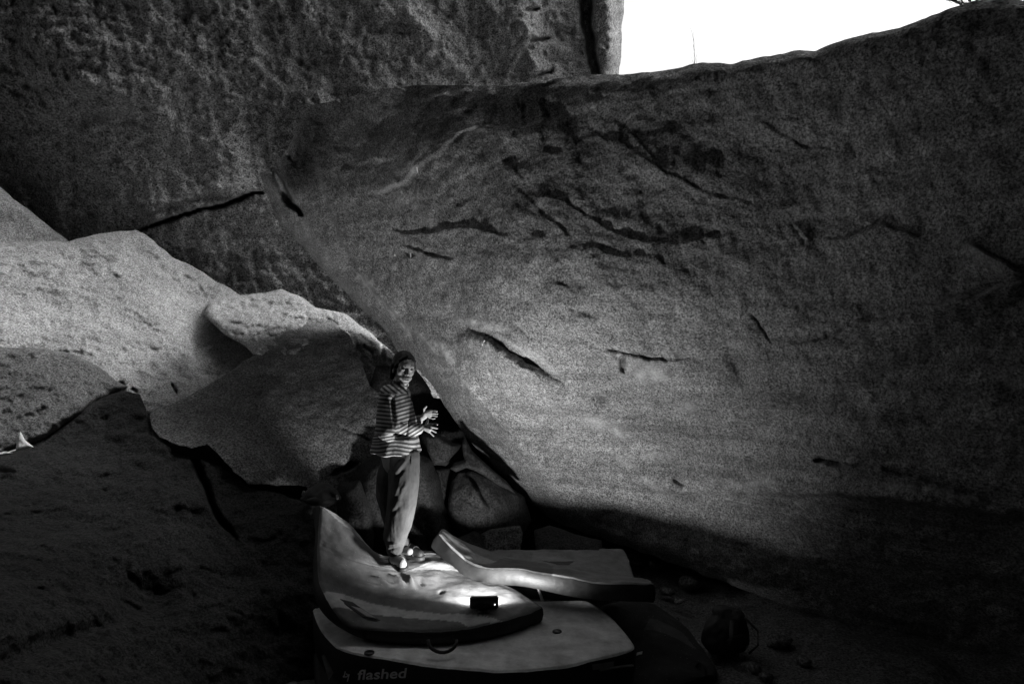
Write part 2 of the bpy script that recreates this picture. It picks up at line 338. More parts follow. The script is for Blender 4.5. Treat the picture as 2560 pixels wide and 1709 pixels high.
rock('boulder', 'pale sunlit rock glimpsed through the narrow gap beside the face of the person', [(1030, 900), (1060, 900), (1120, 990), (1130, 1060), (1040, 1060), (1000, 960)],
     [(1030, 900, 8.6), (1120, 1000, 8.6), (1000, 960, 8.4), (1060, 1060, 8.2)], M['slab'], .5, 5, 1, .05, 15, .03, seed=5)
# dark cave back
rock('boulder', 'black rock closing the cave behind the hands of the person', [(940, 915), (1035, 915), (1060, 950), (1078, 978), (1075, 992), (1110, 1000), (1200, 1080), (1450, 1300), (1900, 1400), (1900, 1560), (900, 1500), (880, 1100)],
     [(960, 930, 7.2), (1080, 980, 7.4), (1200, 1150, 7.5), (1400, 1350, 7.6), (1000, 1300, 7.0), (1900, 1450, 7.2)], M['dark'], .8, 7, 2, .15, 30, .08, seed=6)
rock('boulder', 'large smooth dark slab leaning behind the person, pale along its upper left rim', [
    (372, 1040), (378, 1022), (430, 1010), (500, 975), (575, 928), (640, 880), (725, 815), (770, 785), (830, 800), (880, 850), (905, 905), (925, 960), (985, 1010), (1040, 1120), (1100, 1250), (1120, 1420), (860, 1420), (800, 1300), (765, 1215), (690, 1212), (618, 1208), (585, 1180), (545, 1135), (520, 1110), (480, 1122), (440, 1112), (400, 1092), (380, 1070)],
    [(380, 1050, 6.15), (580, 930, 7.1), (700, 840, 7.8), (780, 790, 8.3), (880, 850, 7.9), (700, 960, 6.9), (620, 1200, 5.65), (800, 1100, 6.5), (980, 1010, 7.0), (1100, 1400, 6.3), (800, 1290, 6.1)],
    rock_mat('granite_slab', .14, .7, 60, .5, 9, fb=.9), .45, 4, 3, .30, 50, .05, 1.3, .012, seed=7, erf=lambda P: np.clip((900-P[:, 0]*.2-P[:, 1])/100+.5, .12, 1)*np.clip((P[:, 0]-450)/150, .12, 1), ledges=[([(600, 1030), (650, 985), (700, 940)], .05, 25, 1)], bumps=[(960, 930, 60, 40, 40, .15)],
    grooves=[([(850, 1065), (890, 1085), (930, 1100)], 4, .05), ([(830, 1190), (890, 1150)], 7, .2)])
rock('boulder', 'grey rock with a ragged dark crack beneath it at the left edge', [(-500, 880), (-100, 872), (0, 868), (110, 868), (200, 890), (240, 910), (290, 950), (320, 968), (280, 985), (190, 1040), (100, 1100), (0, 1140), (-500, 1180)],
     [(-500, 1000, 5.0), (0, 880, 6.3), (0, 1090, 5.7), (290, 955, 6.7), (180, 1020, 6.1)], M['mid'], .6, 4, 3, .12, 18, .06, 1.8, .02, terr=(.010, 1.0, lambda P: 1.0), seed=8)
rock('boulder', 'dark filler rock added to blacken the crack under the dark leaning slab', [(340, 1000), (420, 1080), (560, 1120), (640, 1180), (860, 1180), (880, 1300), (700, 1300), (480, 1220), (330, 1060)],
     [(340, 1000, 7.0), (880, 1200, 6.6), (480, 1220, 6.4), (700, 1290, 6.3)], M['dark'], .4, 7, 2, .05, 20, .03, seed=21)  # filler rock: the shade of the crack is put into its black colour
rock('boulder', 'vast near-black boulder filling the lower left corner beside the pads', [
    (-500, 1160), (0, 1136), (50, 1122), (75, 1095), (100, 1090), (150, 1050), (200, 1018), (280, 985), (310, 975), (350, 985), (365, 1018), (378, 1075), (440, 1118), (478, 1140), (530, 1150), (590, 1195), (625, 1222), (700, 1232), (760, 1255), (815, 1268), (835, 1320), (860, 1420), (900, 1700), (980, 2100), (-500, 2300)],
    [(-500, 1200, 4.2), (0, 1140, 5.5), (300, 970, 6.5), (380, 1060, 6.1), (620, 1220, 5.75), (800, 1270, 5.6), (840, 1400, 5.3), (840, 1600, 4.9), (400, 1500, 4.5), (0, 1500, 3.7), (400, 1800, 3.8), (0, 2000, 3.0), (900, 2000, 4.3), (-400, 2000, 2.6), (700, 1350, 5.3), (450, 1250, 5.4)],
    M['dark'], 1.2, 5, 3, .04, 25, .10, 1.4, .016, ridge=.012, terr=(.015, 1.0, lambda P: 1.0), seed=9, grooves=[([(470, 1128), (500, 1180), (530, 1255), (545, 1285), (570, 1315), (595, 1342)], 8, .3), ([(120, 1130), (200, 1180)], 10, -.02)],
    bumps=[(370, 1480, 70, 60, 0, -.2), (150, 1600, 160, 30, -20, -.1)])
rock('rock', 'small spike of rock, whitened to stand for daylight, by the crack at the left edge', [(38, 1130), (44, 1090), (52, 1078), (62, 1098), (84, 1116), (60, 1124), (30, 1132), (-40, 1150), (-45, 1142), (10, 1128)],
     [(40, 1130, 5.3), (52, 1080, 5.35), (84, 1116, 5.35), (-40, 1146, 5.25)], rock_mat('granite_daylit', .8, .25, 60, .4, 12), .1, 3, 1.2, .03, 6, .01, 3, .004, cat='rock', seed=10)  # daylight falling through a gap is put into the near-white base colour
# rocks behind the legs
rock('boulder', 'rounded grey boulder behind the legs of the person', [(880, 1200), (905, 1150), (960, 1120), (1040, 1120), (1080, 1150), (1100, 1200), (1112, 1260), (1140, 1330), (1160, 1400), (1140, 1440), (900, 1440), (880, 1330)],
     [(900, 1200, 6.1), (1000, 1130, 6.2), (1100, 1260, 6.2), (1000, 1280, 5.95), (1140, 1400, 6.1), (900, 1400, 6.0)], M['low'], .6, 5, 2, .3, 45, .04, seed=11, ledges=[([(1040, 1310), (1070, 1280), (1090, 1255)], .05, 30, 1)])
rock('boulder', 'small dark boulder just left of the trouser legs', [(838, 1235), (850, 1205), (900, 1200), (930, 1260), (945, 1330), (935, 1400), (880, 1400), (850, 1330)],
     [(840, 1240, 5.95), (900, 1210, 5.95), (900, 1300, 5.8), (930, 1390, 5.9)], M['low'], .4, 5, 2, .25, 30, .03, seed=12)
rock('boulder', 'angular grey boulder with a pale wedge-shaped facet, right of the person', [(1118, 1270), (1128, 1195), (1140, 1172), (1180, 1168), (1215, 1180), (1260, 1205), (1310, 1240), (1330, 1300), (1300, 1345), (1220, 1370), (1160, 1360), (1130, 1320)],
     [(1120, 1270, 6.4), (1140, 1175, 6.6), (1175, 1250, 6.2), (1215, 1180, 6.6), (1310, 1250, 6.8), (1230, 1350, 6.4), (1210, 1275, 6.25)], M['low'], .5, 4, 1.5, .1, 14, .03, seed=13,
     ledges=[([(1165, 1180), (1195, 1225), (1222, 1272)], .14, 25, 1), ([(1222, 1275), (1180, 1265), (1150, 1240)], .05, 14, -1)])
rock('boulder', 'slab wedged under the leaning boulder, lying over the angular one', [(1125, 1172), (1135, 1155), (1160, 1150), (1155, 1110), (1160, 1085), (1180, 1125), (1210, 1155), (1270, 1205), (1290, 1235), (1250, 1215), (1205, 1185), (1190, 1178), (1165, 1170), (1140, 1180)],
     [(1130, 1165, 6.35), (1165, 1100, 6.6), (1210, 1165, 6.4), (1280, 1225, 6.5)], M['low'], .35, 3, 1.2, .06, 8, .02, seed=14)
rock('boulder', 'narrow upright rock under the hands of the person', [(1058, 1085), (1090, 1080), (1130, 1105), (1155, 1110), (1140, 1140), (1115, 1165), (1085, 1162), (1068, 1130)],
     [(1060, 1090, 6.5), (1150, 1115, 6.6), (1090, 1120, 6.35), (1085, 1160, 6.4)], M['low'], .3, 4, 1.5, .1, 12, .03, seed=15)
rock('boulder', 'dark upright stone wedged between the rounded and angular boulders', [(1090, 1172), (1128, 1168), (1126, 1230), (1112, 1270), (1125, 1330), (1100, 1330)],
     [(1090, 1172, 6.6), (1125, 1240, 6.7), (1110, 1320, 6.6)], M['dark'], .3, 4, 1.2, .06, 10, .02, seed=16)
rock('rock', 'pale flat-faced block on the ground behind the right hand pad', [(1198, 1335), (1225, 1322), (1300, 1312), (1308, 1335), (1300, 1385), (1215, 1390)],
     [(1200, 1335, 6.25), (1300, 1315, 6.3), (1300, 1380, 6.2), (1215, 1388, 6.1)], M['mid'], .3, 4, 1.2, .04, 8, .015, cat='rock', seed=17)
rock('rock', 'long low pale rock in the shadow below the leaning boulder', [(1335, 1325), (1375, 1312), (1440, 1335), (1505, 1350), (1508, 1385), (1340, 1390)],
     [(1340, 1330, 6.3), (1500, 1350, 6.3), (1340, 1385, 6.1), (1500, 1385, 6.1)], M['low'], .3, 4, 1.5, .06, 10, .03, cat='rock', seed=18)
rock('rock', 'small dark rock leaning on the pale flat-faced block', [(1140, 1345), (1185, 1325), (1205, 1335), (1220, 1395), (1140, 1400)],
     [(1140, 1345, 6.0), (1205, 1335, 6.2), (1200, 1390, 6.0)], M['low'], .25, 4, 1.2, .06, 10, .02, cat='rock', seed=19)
# the great leaning boulder
over, od = rock('boulder', 'giant leaning boulder lit from below, its grey underside overhanging the pads', [
    (752, 282), (800, 262), (880, 240), (960, 222), (1020, 212), (1100, 212), (1180, 215), (1260, 213), (1330, 205), (1420, 192), (1480, 186), (1552, 188), (1640, 178), (1700, 168), (1760, 158), (1830, 158), (1900, 142), (1985, 126), (2040, 126), (2110, 100), (2180, 82), (2250, 70), (2330, 38), (2400, 12), (2440, 0), (2560, 0), (3000, -120), (3500, -200), (3500, 2100), (2700, 1900), (2100, 1560), (1800, 1450), (1560, 1365), (1400, 1310), (1310, 1245), (1240, 1170), (1190, 1120), (1130, 1045), (1088, 975), (1040, 915), (1000, 880), (950, 815), (900, 770), (820, 690), (760, 620), (700, 560), (665, 480), (648, 432), (690, 415), (715, 375), (738, 330)],
    [(752, 282, 6.35), (650, 430, 6.75), (700, 560, 6.95), (900, 770, 7.0), (1010, 900, 6.95), (1200, 1120, 6.85), (1310, 1240, 6.95), (1560, 1360, 6.6), (2100, 1550, 5.5), (2600, 1700, 4.9), (3400, 1700, 2.9), (3400, 700, 2.4), (3400, -100, 2.2),
     (1100, 212, 5.7), (1500, 186, 5.0), (1900, 142, 4.35), (2440, 0, 3.5), (1000, 500, 6.1), (1300, 450, 5.35), (1300, 750, 5.5), (1700, 700, 4.95), (1900, 1000, 5.0), (1600, 1150, 6.2), (2000, 500, 4.45), (2450, 700, 3.7), (2450, 1200, 4.1), (1120, 830, 6.2), (1400, 1020, 6.05), (2000, 1300, 5.15)],
    M['over'], 1.3, 4, 3, .10, 30, .06, 1.0, .016, seed=20, fold=([(745, 180), (757, 290), (790, 400), (850, 600), (915, 710), (1000, 800), (1100, 900), (1200, 1010), (1300, 1120), (1400, 1230), (1500, 1400)],
            lambda P: -.0012+.0045*np.clip((P[:, 1]-420)/480, 0, 1),
            [([(740, 420), (830, 500), (905, 492), (1040, 425), (1195, 316), (1300, 306), (1420, 270), (1600, 235), (1900, 190), (2300, 110), (3600, -100)], .0012, 130)]), terr=(.015, .55, lambda P: np.clip((2300-P[:, 0])/900, .25, 1)), erf=lambda P: np.clip((P[:, 1]-(300+(P[:, 0]-640)*-.2))/120, 0.08, 1), thf=lambda P: 1+2.2*np.clip((P[:, 0]-900)/900, 0, 1)*np.clip((P[:, 1]-100)/300, .0, 1),
    ledges=[
        ([(905, 492), (960, 480), (1010, 455), (1040, 425), (1090, 390), (1150, 340), (1195, 312)], .08, 60, -1),
        ([(1190, 312), (1280, 316), (1380, 300), (1420, 280)], .06, 50, 1),
        ([(950, 555), (1000, 580), (1070, 585), (1130, 565), (1180, 560), (1230, 580), (1270, 592)], .05, 45, 1),
        ([(990, 608), (1040, 625), (1090, 640), (1145, 650)], .05, 22, 1),
        ([(1150, 822), (1190, 832), (1225, 842), (1262, 868), (1300, 898), (1345, 922), (1385, 950), (1430, 975)], .17, 90, 1, 20),
        ([(1365, 455), (1410, 500), (1470, 540), (1540, 580), (1620, 600), (1700, 608)], .016, 35, 1),
        ([(1700, 606), (1735, 595), (1800, 590)], .025, 40, 1),
        ([(1470, 865), (1530, 878), (1590, 892), (1650, 900), (1750, 902)], .05, 28, 1),
        ([(1400, 765), (1440, 778), (1500, 800)], .03, 16, 1), ([(1380, 1010), (1420, 1020), (1445, 1040)], .05, 18, -1),
        ([(1400, 360), (1500, 330), (1600, 380), (1680, 440), (1780, 480), (1900, 515)], .018, 60, 1),
        ([(800, 450), (850, 600), (915, 710), (1000, 800), (1100, 900), (1200, 1010), (1300, 1120)], .10, 60, -1, 3), ([(1285, 462), (1330, 505), (1385, 555), (1430, 600)], .018, 40, 1), ([(1540, 300), (1600, 350), (1640, 400), (1690, 430)], .018, 40, 1), ([(880, 420), (930, 400), (990, 395)], .03, 30, -1), ([(1900, 300), (2000, 360), (2120, 380)], .012, 50, 1), ([(2060, 600), (2200, 560), (2330, 600)], .04, 50, 1), ([(1650, 1000), (1760, 1040), (1850, 1090)], .03, 40, -1),
        ([(1980, 560), (2010, 600), (2000, 640)], .06, 30, -1),
        ([(1960, 860), (2060, 840), (2150, 800), (2250, 790)], .04, 60, 1),
        ([(2300, 760), (2400, 745), (2560, 700)], .1, 60, 1), ([(2420, 605), (2500, 650), (2600, 700)], .1, 50, 1),
        ([(2030, 1145), (2080, 1152), (2200, 1165), (2400, 1230), (2560, 1270)], .07, 50, 1), ([(1830, 1232), (2000, 1238), (2200, 1250), (2400, 1275), (2900, 1340)], .07, 60, -1, 8),
        ([(1560, 1200), (1640, 1230), (1760, 1235)], .04, 30, -1), ([(1450, 1130), (1560, 1180), (1700, 1260)], .05, 40, -1)],
    grooves=[([(680, 425), (705, 470), (750, 540)], 9, .25), ([(1690, 1200), (1715, 1215)], 7, .08), ([(2040, 1150), (2100, 1158)], 8, .1), ([(1552, 900), (1560, 925)], 8, .07), ([(1480, 1000), (1515, 1015)], 11, .05), ([(1005, 625), (1030, 640)], 6, .05),
             ([(1880, 780), (1925, 850)], 3, .03), ([(1340, 990), (1400, 1000)], 3, .03),],
    bumps=[(1060, 330, 110, 60, -45, .08), (1330, 290, 110, 28, 0, -.07), (1500, 330, 120, 60, 20, -.03), (1300, 900, 90, 40, 40, .1), (1800, 880, 60, 60, 0, -.05), (1850, 920, 60, 20, 60, -.05), (2150, 1240, 250, 30, 5, .1), (1600, 700, 260, 140, -30, .08), (2300, 900, 160, 40, -20, -.06), (1980, 1050, 200, 40, -15, -.06), (1700, 430, 120, 60, 30, .08)],
    chalk_light=[(712, 360, 20, 60, 25, .22), (700, 470, 30, 75, -30, .26), (785, 610, 30, 90, -38, .28), (870, 725, 24, 80, -42, .26), (850, 600, 8, 60, -20, .3), (800, 440, 8, 70, -16, .3), (960, 760, 7, 40, -42, .45), (1060, 850, 7, 50, -42, .35), (1160, 960, 6, 50, -42, .25), (2450, 640, 60, 14, 32, .4), (2520, 690, 50, 10, 25, .3), (2370, 745, 70, 10, -15, .3), (2530, 950, 50, 16, 30, .25), (1285, 865, 60, 5, 34, .5), (1035, 430, 8, 22, 10, .7), (985, 465, 40, 9, -20, .5), (1000, 500, 50, 25, 10, .25), (915, 710, 12, 34, -42, .85), (1000, 800, 9, 40, -40, .8), (1110, 880, 10, 32, -42, .7), (1215, 815, 60, 9, 14, .7), (1340, 890, 70, 8, 38, .4), (1615, 928, 48, 20, 8, .85), (1500, 1060, 50, 12, 14, .5), (1545, 1078, 30, 8, 30, .5),  # real chalk; left strip and flake rim blobs paint lamp light into the colour
           (1560, 1155, 24, 8, 30, .5), (1640, 1140, 30, 10, -10, .35), (1725, 1015, 22, 14, 0, .35), (1880, 1205, 40, 12, -8, .4), (2300, 1225, 110, 10, 8, .35), (2400, 1240, 70, 14, 8, .3), (1075, 560, 20, 10, 30, .5), (1095, 575, 25, 8, 30, .5), (1190, 320, 60, 12, 160, .3), (1050, 640, 30, 14, 20, .3), (1640, 1215, 40, 8, 30, .3), (1020, 420, 60, 20, 0, .12)],  # right lip blobs paint its lit strip; the rest is chalk
    stain_shade=[(1090, 300, 60, 80, 30, .5), (870, 330, 90, 50, -15, .4), (1330, 268, 130, 26, 0, .45), (1558, 910, 9, 22, 0, .9), (1500, 1005, 18, 12, 10, .7), (1250, 860, 60, 12, 36, .4), (1850, 925, 50, 26, 50, .35), (1080, 330, 60, 70, 30, .35), (1460, 380, 60, 20, 20, .3)])  # upper-left blobs darken the plate turned from the lamp; shade in colour
over.select_set(False)
def on_over(px, py, off=0.03):
    """a point on the leaning boulder's face, found by casting a ray onto its mesh"""
    from mathutils.bvhtree import BVHTree
    if not hasattr(on_over, 'b'):
        me = over.data; on_over.b = BVHTree.FromPolygons([v.co+over.location for v in me.vertices], [list(p.vertices) for p in me.polygons])
    o = Vector((0, 0, CAMZ)); dr = (U(px, py, 5)-o).normalized()
    h, n, i, ds = on_over.b.ray_cast(o, dr); return h-dr*off
for a, b in [((1212, 851), (1206, 864)), ((1313, 908), (1309, 921)), ((1003, 478), (1006, 486)), ((1026, 632), (1028, 650)), ((1042, 418), (1044, 432)), ((986, 636), (988, 640))]:
    A, B = on_over(*a, .004), on_over(*b, .004)
    sd = (B-A).normalized().cross(Vector((0, 1, 0))).normalized()*.007; up = Vector((0, -.004, 0))
    ob = mesh_np('chalk_mark', [A-sd, A+sd, B+sd*.6, B-sd*.6, A-sd+up, A+sd+up, B+sd*.6+up, B-sd*.6+up], [(0, 1, 2, 3), (4, 5, 6, 7), (0, 1, 5, 4), (1, 2, 6, 5), (2, 3, 7, 6), (3, 0, 4, 7)], M['chalk_light'], over, False)

# ---------------------------------------------------------------- ground and unseen boulders added around the viewer to block sky light
def ground():
    xs = np.r_[np.linspace(-80, -6, 14), np.linspace(-5.8, 5.8, 150), np.linspace(6, 80, 14)]; ys = np.r_[np.linspace(-60, 1, 12), np.linspace(1.2, 11, 130), np.linspace(12, 140, 16)]
    X, Y = np.meshgrid(xs, ys); P = np.c_[X.ravel(), Y.ravel(), np.zeros(X.size)]
    m = (np.abs(P[:, 0]) < 6) & (P[:, 1] > 1) & (P[:, 1] < 11)
    P[:, 2] = (.05*fbm(P*1.2, 4)+.02*fbm(P*7, 3))*m-.03
    ny, nx = X.shape; i = np.arange(nx*ny).reshape(ny, nx)
    q = np.c_[i[:-1, :-1].ravel(), i[:-1, 1:].ravel(), i[1:, 1:].ravel(), i[1:, :-1].ravel()]
    o = mesh_np('ground', P, q, M['dirt']); o['kind'] = 'structure'
ground()
def blob(name, label, c, r, mat, seed, sub=5, amp=.12):
    bm = bmesh.new(); bmesh.ops.create_icosphere(bm, subdivisions=sub, radius=1)
    V = np.array([v.co[:] for v in bm.verts]); n = 1+amp*fbm(V*1.8+seed, 5)
    # flattened facets
    for k in range(7):
        rs = np.random.RandomState(seed*10+k); nn = rs.normal(size=3); nn /= np.linalg.norm(nn); h = .72+.18*rs.rand()
        pr = (V*n[:, None])@nn; n = np.where(pr > h, n*(h/np.maximum(pr, 1e-6))**.8, n)
    V = V*n[:, None]*np.array(r)
    for v, p in zip(bm.verts, V): v.co = p
    o = from_bm(name, bm, mat); o.location = c
    tag(o, label, 'boulder' if name == 'boulder' else 'rock'); return o
blob('boulder', 'huge unseen capstone added above and behind the viewer to block sky light', (0.0, 0.5, 9.4), (13, 5.8, 3.7), M['dark'], 35)
blob('boulder', 'great unseen boulder added behind the viewer to block sky light', (0.5, -4.2, 2.8), (8, 3.2, 5.5), M['dark'], 31)
blob('boulder', 'tall unseen boulder added to the right of the viewer to block sky light', (6.2, 0.2, 2.5), (3.2, 3.6, 5.5), M['dark'], 32)
blob('boulder', 'tall unseen boulder added to the left of the viewer to block sky light', (-6.8, 1.2, 2.5), (3.4, 3.2, 5.0), M['dark'], 33)

# ---------------------------------------------------------------- crash pads
TN = 1.25
def bicubic(G):
    G = np.array(G, float); nv, nu = G.shape[:2]
    def w1(t, n):
        t = np.clip(t, 0, 1)*(n-1); i = np.clip(np.floor(t).astype(int), 0, n-2); f = t-i
        idx = [np.clip(i+k, 0, n-1) for k in (-1, 0, 1, 2)]
        ws = [-.5*f+f**2-.5*f**3, 1-2.5*f**2+1.5*f**3, .5*f+2*f**2-1.5*f**3, -.5*f**2+.5*f**3]
        return idx, ws
    def f(u, v):
        iu, wu = w1(u, nu); iv, wv = w1(v, nv); o = 0
        for a in range(4):
            for b in range(4): o = o+(wv[a]*wu[b])[:, None]*G[iv[a], iu[b]]
        return o
    return f
def rrect(w_, h, rads):
    """rounded outline, radii at (0,0),(w,0),(w,h),(0,h)"""
    out = []
    for (cx, cy, a0), r in zip([(0, 0, 180), (w_, 0, 270), (w_, h, 0), (0, h, 90)], rads):
        ox = cx+(r if cx == 0 else -r); oy = cy+(r if cy == 0 else -r)
        for k in range(9):
            a = R(a0+90*k/8); out.append((ox+r*math.cos(a), oy+r*math.sin(a)))
    return out
def pad(label, G, size, rads, thick, tone, regions=(), pregions=(), wr=0, sp=.014, seed=0, side_mat=None, wrinkles=()):
    """G control grid (front row first, left to right); regions = [(polygon in u,v, tone)]"""
    f = bicubic(G); W, H = size
    P, q, bnd, dist, rim = grid(rrect(W, H, rads), sp, .12)
    u, v = P[:, 0]/W, P[:, 1]/H
    T = f(u, v); e = 1e-3
    du = f(np.clip(u+e, 0, 1), v)-f(np.clip(u-e, 0, 1), v); dv = f(u, np.clip(v+e, 0, 1))-f(u, np.clip(v-e, 0, 1))
    n = np.cross(du, dv); n /= np.linalg.norm(n, axis=1)[:, None]
    puff = .012*(np.clip(dist/.04, 0, 1)-1)*(1-np.clip(dist/.04, 0, 1))
    hgt = puff+wr*fbm(np.c_[P*5, P[:, 0]*0+seed], 4)
    for (ax, ay, bx, by, wd, a) in wrinkles:
        ds, _, sd, pr = seg_dist(P, [(ax*W, ay*H), (bx*W, by*H)], False); hgt = hgt+a*np.exp(-(ds/wd)**2)*np.sin(np.pi*np.clip(pr, .02, .98))
    top = T+n*hgt[:, None]
    bot = T-n*thick
    tn = np.full(len(P), tone)*TN
    uv = np.c_[u, v]
    for (poly, t) in regions:
        tn[inside(uv, poly)] = t*TN
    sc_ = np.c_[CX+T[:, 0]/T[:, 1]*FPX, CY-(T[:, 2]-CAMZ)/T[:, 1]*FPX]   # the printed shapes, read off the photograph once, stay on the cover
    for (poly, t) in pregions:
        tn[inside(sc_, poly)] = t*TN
    base = bot.mean(0); e_ = thing('crash_pad', label, 'crash pad', Vector(base.tolist()))
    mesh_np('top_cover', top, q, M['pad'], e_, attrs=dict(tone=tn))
    # side wall and underside
    idx = {}; V = []; F = []
    def vid(i, k):
        if (i, k) not in idx:
            t = [0, .12, .5, .88, 1][k]; bul = [.0, .008, .014, .008, 0][k]
            c = T.mean(0); out = T[i]-c; out -= n[i]*(out@n[i]); out /= np.linalg.norm(out)+1e-9
            p = top[i]*(1-t)+bot[i]*t+out*bul+n[i]*(.0 if k else -.001)
            idx[(i, k)] = len(V); V.append(p)
        return idx[(i, k)]
    for a, b in rim:
        for k in range(4): F.append((vid(a, k), vid(a, k+1), vid(b, k+1), vid(b, k)))
    s_ = mesh_np('side_panel', V, F, side_mat or M['black'], e_)
    mesh_np('base_cover', bot, q[:, ::-1], M['black'], e_)
    def at(uu, vv, off=0.0):
        uu, vv = np.array([uu], float), np.array([vv], float); p = f(uu, vv)[0]
        a = f(np.clip(uu+e, 0, 1), vv)-f(np.clip(uu-e, 0, 1), vv); b = f(uu, np.clip(vv+e, 0, 1))-f(uu, np.clip(vv-e, 0, 1))
        nn = np.cross(a, b)[0]; nn /= np.linalg.norm(nn); return Vector((p+nn*off).tolist()), Vector(nn.tolist())
    return e_, at
def uvpatch(name, at, poly, off, mat, parent, th=.002, n=8):
    """thin sewn-on patch following the pad, given as a quad in u,v"""
    (a, b, c, d) = poly; V = []; F = []
    for j in range(n+1):
        for i in range(n+1):
            s, t = i/n, j/n; uu = (a[0]*(1-s)+b[0]*s)*(1-t)+(d[0]*(1-s)+c[0]*s)*t; vv = (a[1]*(1-s)+b[1]*s)*(1-t)+(d[1]*(1-s)+c[1]*s)*t
            V.append(at(uu, vv, off)[0])
    for j in range(n):
        for i in range(n):
            k = j*(n+1)+i; F.append((k, k+1, k+n+2, k+n+1))
    o = mesh_np(name, V, F, mat, parent); s = o.modifiers.new('s', 'SOLIDIFY'); s.thickness = th; s.offset = 1
    return o
# top left pad with the lifted corner
Z1 = .45
P = lambda px, py, d=None, z=None: (U(px, py, d) if d else UZ(px, py, z))
G1 = [[P(866, 1568, z=.44), P(1000, 1572, z=.44), P(1130, 1568, z=Z1), P(1245, 1550, z=Z1), P(1357, 1514, z=.44)],
      [P(812, 1490, 4.47), P(945, 1500, z=.49), P(1080, 1500, z=.48), P(1190, 1486, z=.46), P(1300, 1476, z=.45)],
      [P(794, 1410, 4.65), P(905, 1438, 4.73), P(1040, 1447, z=.53), P(1140, 1440, z=.47), P(1230, 1448, z=.44)],
      [P(796, 1330, 4.82), P(880, 1375, 4.82), P(985, 1412, 4.97), P(1090, 1400, z=.56), P(1175, 1412, z=.45)],
      [P(803, 1262, 4.95), P(868, 1300, 5.08), P(952, 1385, 5.15), P(1060, 1375, z=.58), P(1130, 1375, z=.48)]]
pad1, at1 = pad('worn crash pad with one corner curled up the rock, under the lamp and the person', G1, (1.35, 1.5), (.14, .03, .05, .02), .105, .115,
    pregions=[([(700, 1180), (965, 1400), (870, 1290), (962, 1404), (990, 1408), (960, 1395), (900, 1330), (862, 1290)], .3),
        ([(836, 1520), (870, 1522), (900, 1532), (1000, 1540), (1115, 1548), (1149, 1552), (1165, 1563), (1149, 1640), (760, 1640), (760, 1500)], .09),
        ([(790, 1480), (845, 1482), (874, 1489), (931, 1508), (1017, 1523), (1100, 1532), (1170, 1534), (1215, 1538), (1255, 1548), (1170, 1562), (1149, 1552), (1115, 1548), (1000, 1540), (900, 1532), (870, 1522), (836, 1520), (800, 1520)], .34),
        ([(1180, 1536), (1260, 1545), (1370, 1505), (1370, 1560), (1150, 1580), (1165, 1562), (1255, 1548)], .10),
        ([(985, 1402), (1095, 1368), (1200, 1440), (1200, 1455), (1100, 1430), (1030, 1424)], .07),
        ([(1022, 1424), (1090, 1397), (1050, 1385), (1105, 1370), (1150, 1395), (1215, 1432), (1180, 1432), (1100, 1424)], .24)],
    wr=.012, seed=1, wrinkles=[(.30, .52, .36, .40, .018, .035), (.38, .55, .42, .38, .016, .04), (.46, .55, .44, .36, .02, .045), (.52, .52, .50, .40, .014, -.02), (.2, .45, .3, .4, .02, .02), (.60, .36, .56, .30, .01, -.025), (0, .66, .42, .66, .012, -.02)])
uvpatch('label_border', at1, [(.13, .10), (.19, .08), (.13, .215), (.07, .24)], .005, M['black'], pad1)
uvpatch('label', at1, [(.145, .105), (.178, .094), (.145, .165), (.11, .18)], .009, M['whitelab'], pad1)
uvpatch('label_border', at1, [(.60, .86), (.82, .84), (.83, .93), (.62, .95)], .005, M['black'], pad1)
uvpatch('label', at1, [(.66, .865), (.79, .855), (.79, .915), (.67, .93)], .009, M['whitelab'], pad1)
def tube(name, pts, r, mat, parent=None, cyc=False, seg=8, flat=1.0):
    pts = [Vector(p) for p in pts]; rr = r if isinstance(r, (list, tuple)) else [r]*len(pts); V = []; F = []; n = len(pts)
    for i, p in enumerate(pts):
        t = (pts[(i+1) % n if cyc else min(i+1, n-1)]-pts[(i-1) % n if cyc else max(i-1, 0)]).normalized()
        a = t.cross(Vector((0, 0, 1))); a = a if a.length > .05 else t.cross(Vector((0, 1, 0))); a.normalize(); b = t.cross(a)
        for k in range(seg): V.append(p+(a*math.cos(2*math.pi*k/seg)+b*math.sin(2*math.pi*k/seg)*flat)*rr[i])
    for i in range(n if cyc else n-1):
        for k in range(seg): j = (i+1) % n; F.append((i*seg+k, i*seg+(k+1) % seg, j*seg+(k+1) % seg, j*seg+k))
    if not cyc: F.append(tuple(range(seg))[::-1]); F.append(tuple((n-1)*seg+k for k in range(seg)))
    if name is None: return V, F
    return mesh_np(name, V, F, mat, parent)
# grab handle on the front edge of the top pad
hp = [P(1106+36*math.cos(a), 1598+32*math.sin(a), 4.17-.05*math.sin(a)) for a in np.linspace(0, math.pi, 12)]
tube('handle', [Vector((p.x, p.y-.0, p.z)) for p in hp], .011, M['black'], pad1)
